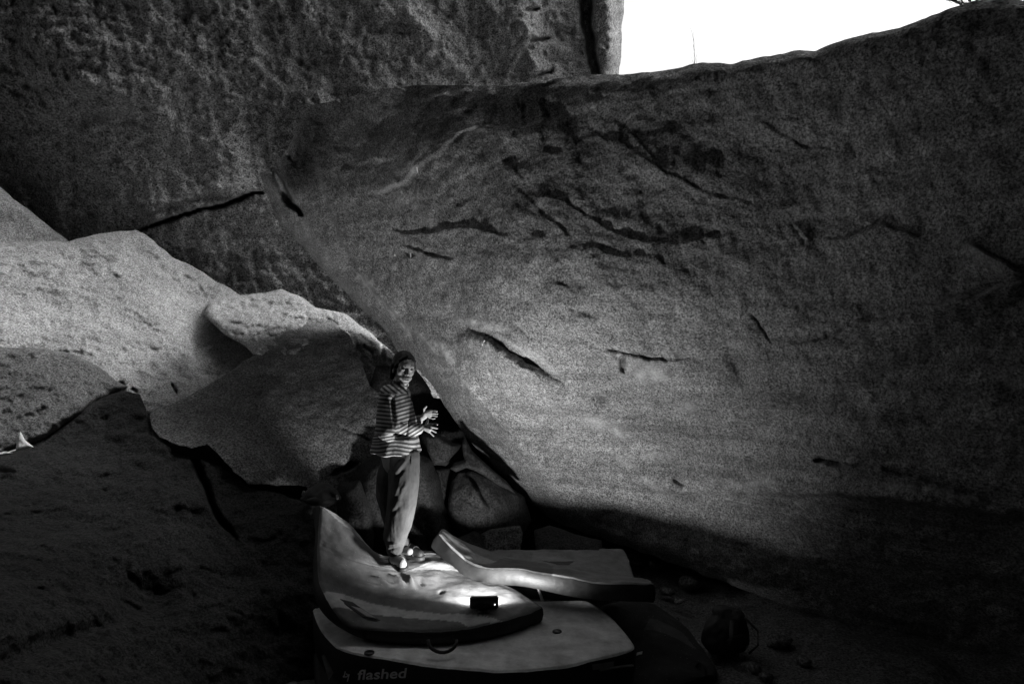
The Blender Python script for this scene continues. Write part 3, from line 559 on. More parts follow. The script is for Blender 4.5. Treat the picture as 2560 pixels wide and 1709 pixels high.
# right hand pad, its left end curled up
G2 = [[P(1098, 1332, 5.5), P(1186, 1409, 5.2), P(1314, 1421, 5.02), P(1460, 1449, 4.86), P(1635, 1459, 4.82)],
      [P(1101, 1326, 5.62), P(1200, 1392, 5.42), P(1322, 1411, 5.25), P(1465, 1437, 5.03), P(1632, 1452, 4.95)],
      [P(1105, 1321, 5.75), P(1218, 1374, 5.7), P(1335, 1399, 5.5), P(1472, 1425, 5.25), P(1624, 1446, 5.1)]]
pad2, at2 = pad('long pad with a curled left end lying across the right side of the stack', G2, (1.75, .62), (.03, .05, .12, .03), .125, .16,
    regions=[([(0, 0), (1, 0), (1, .14), (0, .14)], .05), ([(.18, .1), (.26, .1), (.34, .5), (.22, .6)], .3), ([(0, 0), (.2, 0), (.14, .3), (.12, 1), (0, 1)], .22), ([(.32, .2), (.62, .2), (.6, .8), (.36, .8)], .11), ([(.62, 0), (1, 0), (1, .3), (.62, .2)], .2)], wr=.008, seed=3, side_mat=plain('grey_nylon', .017, .55, .4, .8, 7, .5, 14))  # front strip toned dark to cancel the lamp highlight along the lip
tube('strap', [P(1334, 1424, 5.13), P(1338, 1445, 5.11), P(1346, 1470, 5.10), P(1354, 1494, 5.08), P(1357, 1512, 5.04)], .014, M['web'], pad2, seg=6, flat=.3)
bx = P(1548, 1470, 4.74)
def quadbox(name, c, ex, ez, n, mat, parent, th=.004):
    c = Vector(c); ex = Vector(ex); ez = Vector(ez); n = Vector(n).normalized()*th
    v = [c-ex-ez, c+ex-ez, c+ex+ez, c-ex+ez]; v = v+[p+n for p in v]
    return mesh_np(name, v, [(3, 2, 1, 0), (4, 5, 6, 7), (0, 1, 5, 4), (1, 2, 6, 5), (2, 3, 7, 6), (3, 0, 4, 7)], mat, parent, False)
# flat pad behind
G3 = [[P(1150, 1450, z=.40), P(1300, 1460, z=.38), P(1450, 1462, z=.36), P(1590, 1460, z=.34)],
      [P(1190, 1405, z=.40), P(1310, 1408, z=.39), P(1440, 1408, z=.37), P(1575, 1405, z=.35)],
      [P(1225, 1374, z=.41), P(1320, 1374, z=.40), P(1440, 1372, z=.38), P(1560, 1370, z=.36)]]
pad3, at3 = pad('flat grey pad with a rounded far corner behind the curled one', G3, (1.5, .9), (.05, .05, .12, .05), .11, .16,
    regions=[([(.38, .55), (.66, .55), (.55, .85), (.38, .85)], .2), ([(.4, .45), (.62, .45), (.66, .55), (.4, .55)], .04)], wr=.01, seed=4)
# wide base pad with the writing
Z4 = .335
G4 = [[P(848, 1622, z=.32), P(1030, 1654, z=.33), P(1262, 1677, z=Z4), P(1450, 1656, z=Z4), P(1592, 1618, z=.32)],
      [P(795, 1560, z=.33), P(990, 1580, z=Z4), P(1220, 1590, z=Z4), P(1390, 1575, z=Z4), P(1535, 1546, z=.33)],
      [P(769, 1470, z=.32), P(940, 1490, z=Z4), P(1160, 1500, z=Z4), P(1320, 1500, z=Z4), P(1470, 1500, z=.33)]]
pad4, at4 = pad('wide pale-topped pad at the bottom of the stack with lettering on its front', G4, (2.0, 1.15), (.16, .12, .1, .1), .24, .5, wr=.006, seed=5)
for uu, vv in ((.75, .48), (.13, .07)):
    p, n_ = at4(uu, vv, .002); bm = bmesh.new(); bmesh.ops.create_cone(bm, cap_ends=True, segments=20, radius1=.032, radius2=.03, depth=.008)
    o = from_bm('grommet', bm, M['blackp'], None); o.parent = pad4; o.location = p-pad4.location
# lettering on the front side of the base pad
def front_pt(s, dz, off=.018):
    p, n_ = at4(s, 0.0, 0); p2, _ = at4(min(s+.01, 1), 0, 0); t = (p2-p).normalized(); o = t.cross(Vector((0, 0, 1))).normalized()
    return p+o*off+Vector((0, 0, -dz)), t, o
def text_mesh(s):
    cu = bpy.data.curves.new('t', 'FONT'); cu.body = s; cu.size = 1; cu.offset = .019; cu.extrude = 0; cu.space_character = 1.02
    ob = bpy.data.objects.new('t', cu); COL.objects.link(ob); dg = bpy.context.evaluated_depsgraph_get(); me = ob.evaluated_get(dg).to_mesh()
    V = np.array([v.co[:] for v in me.vertices]); F = [tuple(p.vertices) for p in me.polygons]; ob.evaluated_get(dg).to_mesh_clear(); bpy.data.objects.remove(ob); return V, F
V, F = text_mesh('flashed'); V[:, 0] -= V[:, 0].min(); w0 = V[:, 0].max(); V[:, 0] /= w0; V[:, 1] /= V[:, 1].max()
def front_map(x, y):
    # x,y in photo pixels -> onto the front side of the base pad
    best = None
    for s in np.linspace(0.0, 1, 400):
        p, n_ = at4_cache[int(round(s*399))]
        px = CX+p.x/p.y*FPX
        if best is None or abs(px-x) < best[0]: best = (abs(px-x), s, p, n_)
    p, o = best[2], best[3]; q_ = p+o*.022; d = q_.y
    return Vector((((x-CX)/FPX)*d, d, CAMZ-(y-CY)/FPX*d))
at4_cache = []
for s in np.linspace(0, 1, 400):
    p, t, o = front_pt(min(s, .989), 0, 0); at4_cache.append((p, o))
Vm = [front_map(892+122*(x+.03*y), 1698-5*x-25*y*(1.0)) for x, y, _ in V]
mesh_np('lettering', Vm, F, M['white'], pad4, False)
def stroke(pts, wd, name='emblem'):
    V = []; F = []
    for (a, b) in zip(pts[:-1], pts[1:]):
        a = np.array(a, float); b = np.array(b, float); t = b-a; t /= np.linalg.norm(t); n_ = np.array([-t[1], t[0]])*wd
        k = len(V); V += [front_map(*(a-n_)), front_map(*(b-n_)), front_map(*(b+n_)), front_map(*(a+n_))]; F.append((k, k+1, k+2, k+3))
    mesh_np(name, V, F, M['white'], pad4, False)
stroke([(863, 1677), (861, 1687), (857, 1691), (866, 1691), (873, 1684), (868, 1703)], 1.5)
stroke([(865, 1683), (869, 1685)], 1.3)
def sidepatch(pts, name='corner_patch', mat=None):
    V = [front_map(*p) for p in pts]; mesh_np(name, V, [tuple(range(len(pts)))], mat or M['web'], pad4, False)
# dark pad, right
G6 = [[P(1420, 1720, z=.05), P(1520, 1740, z=.03), P(1620, 1730, z=.02), P(1760, 1692, z=.02)],
      [P(1480, 1600, z=.18), P(1560, 1610, z=.16), P(1640, 1600, z=.12), P(1790, 1664, z=.05)],
      [P(1510, 1510, z=.30), P(1570, 1500, z=.28), P(1640, 1508, z=.22), P(1712, 1560, z=.12)]]
pad6, at6 = pad('black pad sloping off the right end of the stack onto the dirt', G6, (1.1, 1.1), (.06, .1, .12, .06), .10, .02,
    regions=[([(.55, .62), (.9, .62), (.86, .74), (.6, .74)], .06)], wr=.01, seed=6)
uvpatch('label', at6, [(.50, .36), (.56, .36), (.56, .385), (.50, .385)], .006, M['white'], pad6)
# rounded dark pad under the wide one, lower right
G5 = [[P(800, 1740, z=.08), P(1050, 1775, z=.08), P(1300, 1790, z=.08), P(1590, 1740, z=.08)],
      [P(780, 1600, z=.085), P(1050, 1650, z=.085), P(1300, 1660, z=.085), P(1570, 1640, z=.085)]]
pad5, at5 = pad('lowest black pad, mostly hidden under the wide lettered pad', G5, (1.9, .9), (.1, .1, .1, .1), .09, .03, wr=.004, seed=8)

# ---------------------------------------------------------------- work lamp
LP = UZ(1210, 1526, .465)
lamp = thing('work_lamp', 'black rectangular light panel standing on the pad, shining away onto the boulder', 'lamp', LP)
def box(name, c, dims, mat, parent, bev=.004, rot=None, seg=2):
    bm = bmesh.new(); bmesh.ops.create_cube(bm, size=1); bmesh.ops.scale(bm, vec=dims, verts=bm.verts)
    if bev: bmesh.ops.bevel(bm, geom=bm.edges[:], offset=bev, segments=seg, affect='EDGES')
    if rot is not None: bmesh.ops.rotate(bm, matrix=rot, verts=bm.verts)
    bmesh.ops.translate(bm, vec=c, verts=bm.verts)
    return from_bm(name, bm, mat, parent)
LR = Matrix.Rotation(R(3), 3, 'Z') @ Matrix.Rotation(R(38), 3, 'X')
lc = LP+Vector((0, .01, .052))
box('housing', lc, (.19, .034, .118), M['blackp'], lamp, .008, LR)
box('back_grip', lc+LR@Vector((.0, -.02, -.012)), (.10, .018, .05), M['black'], lamp, .008, LR)
box('foot', LP+Vector((0, .0, .002)), (.08, .07, .012), M['blackp'], lamp, .004)
box('diffuser', lc+LR@Vector((0, .017, 0)), (.17, .006, .08), M['glow'], lamp, .002, LR)
box('display', lc+LR@Vector((.072, -.0165, .0)), (.006, .003, .016), M['led'], lamp, .0008, LR)
for k in (-1, 1): box('knob', lc+LR@Vector((.06*k, -.004, .05)), (.012, .012, .008), M['blackp'], lamp, .002, LR)
al = bpy.data.lights.new('lamp_light', 'AREA'); al.shape = 'RECTANGLE'; al.size = .17; al.size_y = .08; al.energy = LAMP_W; al.spread = R(162)
ao = bpy.data.objects.new('lamp_light', al); COL.objects.link(ao); ao.parent = lamp
dirv = LR@Vector((0, 1, 0)); ao.location = (lc+LR@Vector((0, .024, 0)))-LP; ao.rotation_euler = dirv.to_track_quat('-Z', 'Z').to_euler()

# ---------------------------------------------------------------- the person
PD = 4.95
def PP(px, py, dd=0.0): return U(px, py, PD+dd)
PX = PD/FPX
def cone_bm(bm, a, b, ra, rb, seg=20, caps=True, sx=1.0):
    """tapered limb with ball ends, added to a bmesh"""
    a, b = Vector(a), Vector(b); t = (b-a); L = t.length; t.normalize()
    u = t.orthogonal().normalized(); w_ = t.cross(u); rings = []
    prof = []
    for k in range(5, 0, -1): prof.append((-ra*math.sin(math.pi/2*k/5.2), ra*math.cos(math.pi/2*k/5.2)))
    for k in range(7): prof.append((L*k/6, ra+(rb-ra)*k/6))
    for k in range(1, 6): prof.append((L+rb*math.sin(math.pi/2*k/5.2), rb*math.cos(math.pi/2*k/5.2)))
    for z, r in prof: rings.append([bm.verts.new(a+t*z+(u*math.cos(2*math.pi*i/seg)+w_*math.sin(2*math.pi*i/seg))*r) for i in range(seg)])
    for r1, r2 in zip(rings[:-1], rings[1:]):
        for i in range(seg): bm.faces.new((r1[i], r1[(i+1) % seg], r2[(i+1) % seg], r2[i]))
    bm.faces.new(rings[0][::-1]); bm.faces.new(rings[-1])
def ell_bm(bm, c, r, rot=None, sub=3):
    q = bmesh.ops.create_icosphere(bm, subdivisions=sub, radius=1)['verts']
    bmesh.ops.scale(bm, vec=r, verts=q)
    if rot is not None: bmesh.ops.rotate(bm, matrix=rot, verts=q)
    bmesh.ops.translate(bm, vec=c, verts=q)
def loft_bm(bm, secs, seg=40, nz=None):
    """closed loft through (center, rx, ry) sections, axes x and y"""
    rings = []
    for (c, rx, ry, *sk) in secs:
        p = sk[0] if sk else 2.0
        ring = []
        for i in range(seg):
            a = 2*math.pi*i/seg; ca, sa = math.cos(a), math.sin(a)
            ring.append(bm.verts.new(Vector(c)+Vector((rx*math.copysign(abs(ca)**(2/p), ca), ry*math.copysign(abs(sa)**(2/p), sa), 0))))
        rings.append(ring)
    for r1, r2 in zip(rings[:-1], rings[1:]):
        for i in range(seg): bm.faces.new((r1[i], r2[i], r2[(i+1) % seg], r1[(i+1) % seg]))
    bm.faces.new(rings[0]); bm.faces.new(rings[-1][::-1])
def fuse(name, bm, mat, parent, vox, smooth=4, fn=None, attrs=None):
    """fuse the overlapping shapes into one continuous skin"""
    bmesh.ops.recalc_face_normals(bm, faces=bm.faces[:])
    me = bpy.data.meshes.new('tmp'); bm.to_mesh(me); bm.free(); o = bpy.data.objects.new('tmp', me); COL.objects.link(o)
    r = o.modifiers.new('r', 'REMESH'); r.mode = 'VOXEL'; r.voxel_size = vox
    if smooth: s = o.modifiers.new('s', 'SMOOTH'); s.factor = .5; s.iterations = smooth
    dg = bpy.context.evaluated_depsgraph_get(); dg.update(); e = o.evaluated_get(dg); m2 = e.to_mesh()
    V = np.empty(len(m2.vertices)*3); m2.vertices.foreach_get('co', V); V = V.reshape(-1, 3); NN = np.empty(len(m2.vertices)*3); m2.vertices.foreach_get('normal', NN); NN = NN.reshape(-1, 3)
    F = [tuple(p.vertices) for p in m2.polygons]; e.to_mesh_clear(); bpy.data.objects.remove(o)
    if fn: V = V+NN*fn(V, NN)[:, None]
    at = attrs(V) if attrs else None
    return mesh_np(name, V, F, mat, parent, attrs=at)
FOOT = PP(985, 1412, 0)
person = thing('person', 'person in striped sweater and loose trousers standing on the pad, both hands raised, glancing back', 'person', FOOT)
# head frame: X to the viewer's right of the face, Y out of the face, Z up
HC = PP(1010, 921, -.01)
HM = Matrix.Rotation(R(27), 3, 'Z') @ Matrix.Rotation(R(180), 3, 'Z')       # face towards -Y, then turned to picture right
HM = HM @ Matrix.Rotation(R(-10), 3, 'X') @ Matrix.Rotation(R(-5), 3, 'Y')
HS = 0.98
def H(x, y, z): return HC+HM@(Vector((-x, y, z))*HS)
b = bmesh.new()
HR = HM
def he(c, r, rr=None): ell_bm(b, H(*c), Vector(r)*HS, HR if rr is None else HR@rr)
he((0, -.018, .032), (.074, .090, .084)); he((0, .018, -.028), (.058, .066, .080)); he((0, .034, .03), (.060, .056, .060)); he((0, .0475, .006), (.054, .036, .040))
he((0, .062, -.094), (.022, .022, .020)); he((0, .03, -.082), (.042, .045, .03))
for s in (-1, 1):
    he((.040*s, .040, -.018), (.024, .030, .030)); he((.026*s, .048, -.058), (.026, .026, .026)); he((.075*s, -.012, -.012), (.009, .020, .032)); he((.012*s, .088, -.029), (.0085, .012, .007))
    cone_bm(b, H(.014*s, .078, .030), H(.046*s, .064, .028), .0085, .008)
cone_bm(b, H(0, .082, .018), H(0, .100, -.022), .008, .0105)
cone_bm(b, H(-.017, .083, -.0535), H(.017, .083, -.0535), .0075, .0075); cone_bm(b, H(-.014, .082, -.067), H(.014, .082, -.067), .0085, .0085)
he((0, .062, -.06), (.036, .026, .034)); he((0, .056, -.088), (.030, .026, .022))
# neck, shoulders and torso, arms, hands, legs, feet: the same skin
NB = PP(998, 968, .0)
cone_bm(b, H(0, -.025, -.05), NB, .050, .056)
cone_bm(b, NB+Vector((0, 0, -.02)), PP(992, 1005, .0), .055, .09); cone_bm(b, PP(992, 1005, 0), PP(995, 1125, 0), .09, .115)
cone_bm(b, PP(978, 985, -.10), PP(1008, 985, .13), .055, .055)
cone_bm(b, PP(976, 988, -.09), PP(984, 1074, -.12), .04, .034); cone_bm(b, PP(984, 1074, -.12), PP(1050, 1068.5, -.02), .036, .022)
cone_bm(b, PP(1008, 988, .14), PP(1012, 1070, .22), .043, .036); cone_bm(b, PP(1012, 1070, .22), PP(1062, 1040, .14), .036, .021)
def hand(W_, pts_palm, fingers, thumb):
    cone_bm(b, W_, pts_palm[0], .021, .017)
    for a_, c_ in zip(pts_palm[:-1], pts_palm[1:]): cone_bm(b, a_, c_, .0135, .0125, 12)
    for chain, r in fingers+[thumb]:
        for i, (a_, c_) in enumerate(zip(chain[:-1], chain[1:])): cone_bm(b, a_, c_, r*(1-.12*i), r*(1-.12*(i+1)), 10)
# near hand: palm down and forward, fingers fanned to the right
c0 = PP(1059, 1068.5, -.01)
kn = [PP(1075.5, 1061.5, -0.005), PP(1076.5, 1067, -0.015), PP(1076, 1072.5, -0.020), PP(1072.5, 1077.5, -0.015)]
for k in kn: cone_bm(b, c0, k, .0165, .0125, 12)
cone_bm(b, kn[0], kn[3], .012, .012, 12)
hand(PP(1050, 1068.5, 0.140), [c0], [
    ([kn[0], PP(1085, 1059.5, 0.010), PP(1094, 1060.5, 0.015)], .0088), ([kn[1], PP(1085.5, 1068.5, -0.005), PP(1093, 1070.5, 0.000)], .0088),
    ([kn[2], PP(1083.5, 1076.5, -0.010), PP(1090, 1080, -0.005)], .0085), ([kn[3], PP(1078.5, 1084, -0.010), PP(1084, 1089.5, -0.005)], .0078)],
    ([PP(1064, 1063, 0.010), PP(1068.5, 1055, 0.040), PP(1069.5, 1047.5, 0.060)], .0100))
# far hand: palm to the viewer, thumb up
c1 = PP(1064, 1033, .13)
kf = [PP(1078, 1027, .12), PP(1078.5, 1032, .12), PP(1078, 1037, .125), PP(1075, 1042, .13)]
for k in kf: cone_bm(b, c1, k, .0165, .0125, 12)
cone_bm(b, kf[0], kf[3], .012, .012, 12)
hand(PP(1061, 1040, .14), [c1], [
    ([kf[0], PP(1086, 1026.5, .11), PP(1092.5, 1027.5, .10)], .0086), ([kf[1], PP(1087, 1032.5, .105), PP(1094, 1034, .10)], .0086),
    ([kf[2], PP(1086, 1038.2, .11), PP(1092.5, 1040, .105)], .0083), ([kf[3], PP(1081, 1046, .12), PP(1087.5, 1045.5, .11)], .0078)],
    ([PP(1061, 1030, .13), PP(1060, 1022, .12), PP(1066, 1015.5, .11)], .0098))
cone_bm(b, PP(995, 1125, 0), PP(997, 1150, 0), .13, .12)
cone_bm(b, PP(1008, 1150, -.07), PP(1006, 1258, -.06), .075, .052); cone_bm(b, PP(1006, 1258, -.06), PP(986, 1395, -.03), .05, .036)
cone_bm(b, PP(988, 1150, .07), PP(966, 1245, .08), .075, .052); cone_bm(b, PP(966, 1245, .08), PP(1006, 1372, .22), .05, .034)
cone_bm(b, PP(986, 1397, -.03), PP(1004, 1405, -.15), .036, .028); cone_bm(b, PP(1006, 1372, .22), PP(1024, 1378, .14), .034, .026)
body = fuse('body', b, M['skin'], person, .0032, 5)
# eyes, brows, mouth
for s in (-1, 1):
    bm = bmesh.new(); ell_bm(bm, H(.030*s, .0735, .006), Vector((.0135, .0135, .0095))*HS, HR); from_bm('eyeball', bm, M['eye'], body)
    bm = bmesh.new(); ell_bm(bm, H(.031*s, .083, .007), Vector((.0062, .005, .0066))*HS, HR); from_bm('iris', bm, M['iris'], body)
    tube('eyelid', [H(.017*s, .081, .010), H(.024*s, .0845, .0150), H(.034*s, .084, .0155), H(.045*s, .076, .008)], .0013, M['iris'], body, seg=6)
    tube('eyebrow', [H(.014*s, .0865, .030), H(.026*s, .087, .0365), H(.040*s, .081, .0375), H(.051*s, .070, .031)], [.0012, .0016, .0016, .001], M['hair'], body, seg=6)
bm = bmesh.new(); ell_bm(bm, H(0, .0885, -.060), Vector((.0165, .005, .0030))*HS, HR); from_bm('mouth', bm, M['iris'], body)
for z_ in (-.0535, -.0675): tube('lip', [H(-.020, .0835, -.060), H(-.009, .0915, z_), H(.009, .0915, z_), H(.020, .0835, -.060)], [.002, .0045, .0045, .002], M['lip'], body, seg=8)
for s in (-1, 1): bm = bmesh.new(); ell_bm(bm, H(.0072*s, .0995, -.0335), Vector((.003, .0026, .0018))*HS, HR); from_bm('nostril', bm, M['iris'], body)
# hair: parted, pulled behind the ears to the nape
b = bmesh.new()
he((0, -.026, .043), (.0835, .096, .087)); he((0, -.078, -.012), (.066, .045, .065)); he((0, -.064, -.06), (.042, .034, .04))
for s in (-1, 1):
    cone_bm(b, H(.002*s, .050, .100), H(.058*s, .042, .066), .011, .011); cone_bm(b, H(.058*s, .042, .066), H(.073*s, .012, .015), .011, .009); cone_bm(b, H(.078*s, -.02, .01), H(.062*s, -.05, -.075), .022, .022)
def hairn(V, NN): return .0015*fbm((V-np.array(HC))*np.array([70, 70, 14]), 3)
fuse('hair', b, M['hair'], person, .0045, 3, hairn)
# sweater
b = bmesh.new()
secs = []
for (yy, l, r, ry, p) in [(957, 988, 1009, .07, 2), (962, 976, 1011, .12, 2), (970, 966, 1014, .17, 2.2), (985, 956, 1019, .19, 2.4), (1010, 948, 1029, .19, 2.4), (1040, 942, 1037, .19, 2.4), (1075, 936, 1043, .195, 2.3), (1100, 932, 1048, .2, 2.3), (1120, 928, 1050, .205, 2.3), (1129, 926, 1052, .205, 2.3)]:
    secs.append((PP((l+r)/2, yy, 0), (r-l)/2*PX, ry, p))
loft_bm(b, secs[::-1], 48)
S0, S1, S2 = PP(972, 985, -.11), PP(971, 1070, -.18), PP(1041, 1071, -.05)
cone_bm(b, S0, S1, .062, .088); cone_bm(b, S1+Vector((.01, 0, .01)), S2, .062, .050)
T0, T1, T2 = PP(1008, 988, .13), PP(1010, 1066, .21), PP(1046, 1050, .17)
cone_bm(b, T0, T1, .06, .065); cone_bm(b, T1, T2, .058, .036)
cone_bm(b, PP(1000, 962, -.0), PP(1006, 956, 0), .055, .052)
cone_bm(b, PP(958, 1060, -.06), PP(944, 1120, -.06), .04, .05)
hz0 = PP(0, 1129).z
def swn(V, NN):
    P3 = V-np.array(FOOT)
    px = CX+V[:, 0]/V[:, 1]*FPX; py = CY-(V[:, 2]-CAMZ)/V[:, 1]*FPX
    f = .011*fbm(P3*np.array([9, 9, 5]), 3)
    # fold between sleeve and chest, drape folds towards the hem
    f = f-.022*np.exp(-((px-(980+(py-990)*.08))/4.5)**2)*np.clip((py-985)/15, 0, 1)*np.clip((1068-py)/14, 0, 1)
    f = f-.05*np.exp(-((py-1090)/5.5)**2)*np.exp(-((px-1000)/18)**2)
    f = f+.005*np.sin(px*.13+py*.03)*np.clip((py-1090)/30, 0, 1)
    f = f-.02*np.exp(-((px-1021)/2.0)**2)*np.exp(-((py-1075)/16)**2)
    return f
def sdist(V, a, b_):
    a, b_ = np.array(a), np.array(b_); d = b_-a; t = np.clip(((V-a)@d)/(d@d), 0, 1); return np.linalg.norm(V-a-t[:, None]*d, axis=1)
def stripes(V):
    px = CX+V[:, 0]/V[:, 1]*FPX; py = CY-(V[:, 2]-CAMZ)/V[:, 1]*FPX
    per = 9.9
    chest = (py+.30*(px-1000)*np.clip((1112-py)/40, 0, 1))/per
    chest = chest+.28*np.sin((px-965)*.07)*np.clip((py-1085)/15, 0, 1)
    up = (py-.10*(px-965))/per
    fa = (py+.62*(px-1000)+0)/per
    dA = sdist(V, S0, S1)/.075; dB = sdist(V, S1, S2)/.058
    st = np.where((px < 981+(py-990)*.08) & (py < 1085), up, chest)
    near = V[:, 1] < PD-.06
    st = np.where(near & (px > 984) & (py > 1056) & (py < 1092) & (dB < 1.25), fa, st)
    sh = (py < 990) & (px < 1004) & (px > 972)
    st = np.where((py < 984), (py*.75-.62*(px-965))/per, st)
    return dict(stripe=st-100)
fuse('sweater', b, M['stripe'], person, .0042, 6, swn, stripes)
tube('collar', [PP(996+16*math.cos(a)+3, 962-5*math.sin(a)*1.0+2, .07*math.sin(a)*-1) for a in np.linspace(0, 2*math.pi, 20)[:-1]], .016, M['stripe'], person, True)
# trousers
b = bmesh.new()
cone_bm(b, PP(998, 1118, .0), PP(1002, 1148, .0), .12, .13)
for ch in ([(1010, 1140, -.05, .115), (1009, 1200, -.06, .112), (1004, 1255, -.07, .108), (996, 1305, -.06, .098), (988, 1340, -.04, .084), (986, 1370, -.03, .066)],
           [(992, 1145, .06, .11), (975, 1190, .08, .098), (968, 1235, .09, .082), (976, 1285, .12, .072), (988, 1335, .16, .062), (1004, 1362, .21, .05)]):
    for (x1, y1, d1, r1), (x2, y2, d2, r2) in zip(ch[:-1], ch[1:]): cone_bm(b, PP(x1, y1, d1), PP(x2, y2, d2), r1, r2, 28)
def trn(V, NN):
    px = CX+V[:, 0]/V[:, 1]*FPX; py = CY-(V[:, 2]-CAMZ)/V[:, 1]*FPX; P3 = V-np.array(FOOT)
    f = .012*fbm(P3*np.array([9, 9, 3.5]), 4)
    for (x1, y1, x2, y2, wd, a) in [(1012, 1140, 985, 1170, 4.0, -.008), (1018, 1146, 984, 1185, 4.5, .006), (1016, 1160, 985, 1205, 5.0, -.007), (1010, 1215, 978, 1265, 6.0, -.009), (1020, 1200, 990, 1250, 5, .007), (1000, 1262, 976, 1290, 5, -.007), (966, 1375, 1004, 1370, 2.5, -.012), (968, 1362, 1004, 1358, 3, .010), (1026, 1133, 1024, 1160, 1.5, -.012)]:
        ds, _, _, pr = seg_dist(np.c_[px, py], [(x1, y1), (x2, y2)], False); f = f+a*np.exp(-(ds/wd)**2)*np.sin(np.pi*np.clip(pr, .05, .95))
    return f
fuse('trousers', b, M['pants'], person, .0055, 4, trn)
# shoes
for nm, a0, ang, base in (('shoe', PP(985, 1388, .0), 10, M['sock']), ('shoe', PP(1010, 1368, .22), 35, M['black'])):  # far shoe is black: its shade is put into the colour
    rt = Matrix.Rotation(R(ang), 3, 'Z'); dr = rt@Vector((0.35, -1, 0)).normalized(); dr.z = -.12
    bm = bmesh.new(); he2 = a0+Vector((0, .03, -.012))
    cone_bm(bm, he2, he2+dr*.09, .043, .043); cone_bm(bm, he2+dr*.09, he2+dr*.155, .043, .033); cone_bm(bm, he2, he2+Vector((0, 0, .05)), .042, .036)
    sh = fuse(nm, bm, base, person, .006, 3)
    bm = bmesh.new(); cone_bm(bm, he2+Vector((0, 0, -.032)), he2+dr*.155+Vector((0, 0, -.028)), .047, .042)
    for v in bm.verts: v.co.z = max(min(v.co.z, he2.z-.018+(v.co.y-he2.y)*.1), he2.z-.06)
    from_bm('sole', bm, M['sole'], sh)
    for k, (o_, r_) in enumerate([(.02, .047), (.075, .0475), (.12, .042)]):
        cc = he2+dr*o_; sd = dr.cross(Vector((0, 0, 1))).normalized()
        tube('shoe_strap', [cc+sd*r_*math.cos(t)+Vector((0, 0, 1))*r_*math.sin(t)-dr*.012*math.sin(t)*(1 if k else -2) for t in np.linspace(-.5, math.pi+.5, 16)], .0045, M['sole'], sh, seg=6)
# ---------------------------------------------------------------- bags
def pack(label, c, size, rot, seed, cat='backpack', name='backpack'):
    e = thing(name, label, cat, Vector(c)); w_, d_, h_ = size; rt = Matrix.Rotation(R(rot), 3, 'Z')
    bm = bmesh.new()
    def E(x, y, z, rx, ry, rz): ell_bm(bm, Vector(c)+rt@Vector((x*w_, y*d_, z*h_)), Vector((rx*w_, ry*d_, rz*h_)), rt)
    E(0, 0, .42, .46, .44, .42); E(-.12, 0, .3, .4, .42, .3); E(.1, 0, .62, .34, .36, .3); E(0, .1, .85, .2, .25, .14)
    bd = fuse('main_compartment', bm, M['black'], e, .012, 4, lambda V, NN: .02*fbm((V-np.array(c))*8+seed, 4))
    bm = bmesh.new(); E(0, -.34, .34, .3, .2, .24); fuse('front_pocket', bm, M['black'], e, .012, 3, lambda V, NN: .01*fbm((V-np.array(c))*14+seed, 3))
    for s in ((-1, 1) if cat == 'backpack' else ()):
        tube('shoulder_strap', [Vector(c)+rt@Vector((x*w_, y*d_, z*h_)) for x, y, z in ((.16*s, -.42, .85), (.34*s, -.62, .6), (.36*s, -.6, .3), (.24*s, -.46, .1))], .016, M['black'], e, seg=8, flat=.4)
    for k, (x, y, z, a) in enumerate([(-.28, -.52, .3, 20), (.1, -.56, .3, -60), (.28, -.5, .62, 40), (-.05, -.55, .12, 80)] if cat == 'backpack' else []):
        p = Vector(c)+rt@Vector((x*w_, y*d_, z*h_))
        box('buckle', p, (.03, .008, .011), M['web'], e, .002, rt@Matrix.Rotation(R(a), 3, 'Y'))
    return e
pack('dark backpack slumped on the dirt to the right of the pads', UZ(1815, 1630, 0.0), (.36, .30, .34), 25, 3)
pack('black bag with two pale buckles stuffed in the gap left of the trouser legs', UZ(800, 1290, .45) and P(805, 1262, 5.55), (.36, .24, .16), -5, 6, 'bag', 'bag')
bag = [o for o in bpy.data.objects if o.name.startswith('bag')][0]
for (x, y) in ((758, 1232), (843, 1242)):
    q_ = P(x, y, 5.38); box('buckle', q_, (.018, .012, .04), M['whitelab'], bag, .003, Matrix.Rotation(R(20 if x < 800 else -5), 3, 'Y'))
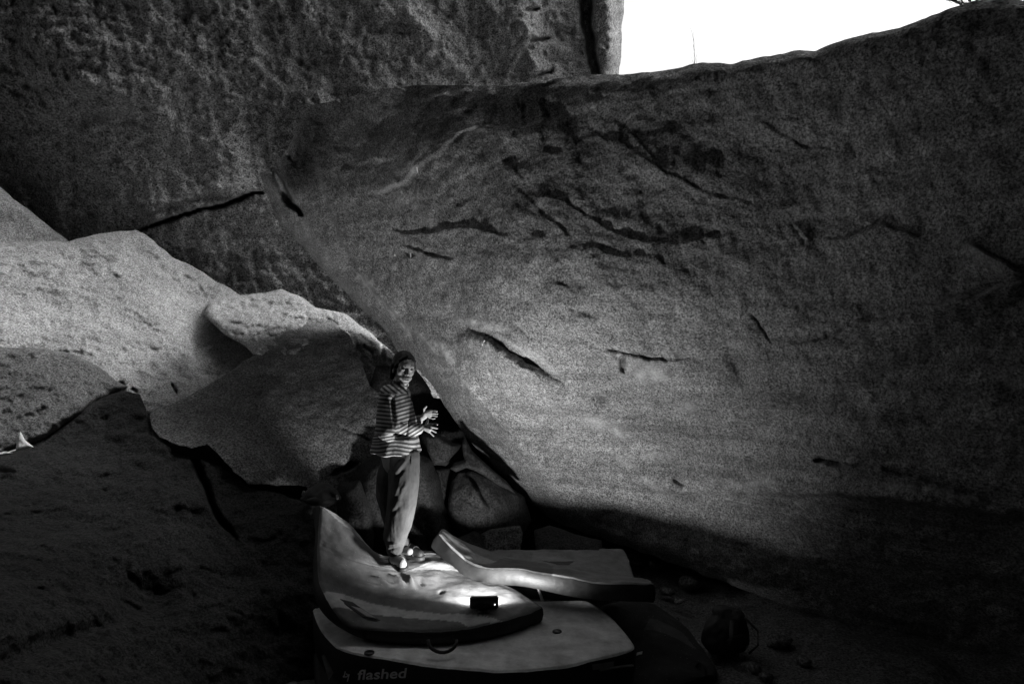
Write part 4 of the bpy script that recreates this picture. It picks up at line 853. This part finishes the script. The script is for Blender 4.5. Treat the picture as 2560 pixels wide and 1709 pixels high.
# pale patches, webbing and side badge on the pads
tube('edge_strap', [front_map(x, y) for x, y in ((1500, 1674), (1530, 1668), (1560, 1664), (1582, 1662))], .012, M['web'], pad4, seg=6, flat=.5)
sidepatch([(803, 1638), (812, 1634), (834, 1680), (822, 1699)])
sidepatch([(1480, 1660), (1535, 1652), (1534, 1668), (1482, 1674)])
bq = [P(1548, 1472, 4.86), P(1575, 1473, 4.86), P(1575, 1483, 4.86), P(1548, 1482, 4.86)]
rs_ = np.random.RandomState(4)
for k, (x, y, sz) in enumerate([(1668, 1478, .07), (1700, 1500, .05), (1725, 1455, .10), (1590, 1395, .12), (1640, 1410, .09), (1735, 1660, .05), (1880, 1668, .07), (1945, 1600, .10), (2010, 1650, .06), (1915, 1690, .05), (1690, 1545, .035), (1850, 1450, .09)]):
    c_ = UZ(x, y, .01); o = blob('stone', 'small rough stone lying on the dark dirt to the right of the pads', c_, (sz, sz*.8, sz*.6), M['dirt'], 40+k, 3, .25); o.rotation_euler = (0, 0, rs_.rand()*6); o['category'] = 'stone'; o['group'] = 'small stones scattered on the dirt'
# ---------------------------------------------------------------- twigs against the sky
def twig(name, label, cat, base, tip, n, spread, r0, seed):
    rs = random.Random(seed); e = thing(name, label, cat, Vector(base)); Vv = []; Ff = []
    def br(p, d, L, r, lev):
        pts = [p]; k = 5
        for i in range(k): d = (d+Vector((rs.uniform(-1, 1), rs.uniform(-1, 1), rs.uniform(-.6, 1)))*.16).normalized(); pts.append(pts[-1]+d*L/k)
        V, F = tube(None, pts, [r*(1-.7*i/k) for i in range(k+1)], None, seg=5); o = len(Vv); Vv.extend(V); Ff.extend(tuple(i+o for i in f) for f in F)
        if lev:
            for i in range(1, k+1):
                for s in range(rs.choice((1, 1, 2))):
                    dd = (d+Vector((rs.uniform(-1, 1), rs.uniform(-.5, .5), rs.uniform(-.7, 1)))*spread).normalized(); br(pts[i], dd, L*rs.uniform(.35, .6), r*.55, lev-1)
    b0, t0 = Vector(base), Vector(tip); br(b0, (t0-b0).normalized(), (t0-b0).length, r0, n)
    mesh_np('branches', Vv, Ff, M['bark'], e)
twig('sapling', 'thin bare twig rising alone above the ridge of the leaning boulder', 'plant', P(1737, 200, 5.6), P(1731, 100, 5.6), 1, .35, .0035, 2)
twig('bare_tree', 'leafless branches reaching over the ridge at the top right corner', 'tree', P(2560, 60, 8.0), P(2360, -20, 8.0), 3, .8, .02, 5)
twig('bare_tree', 'small leafless twig just showing over the ridge, lower of the two', 'tree', P(2480, 60, 8.0), P(2330, -10, 8.0), 3, .8, .02, 11)
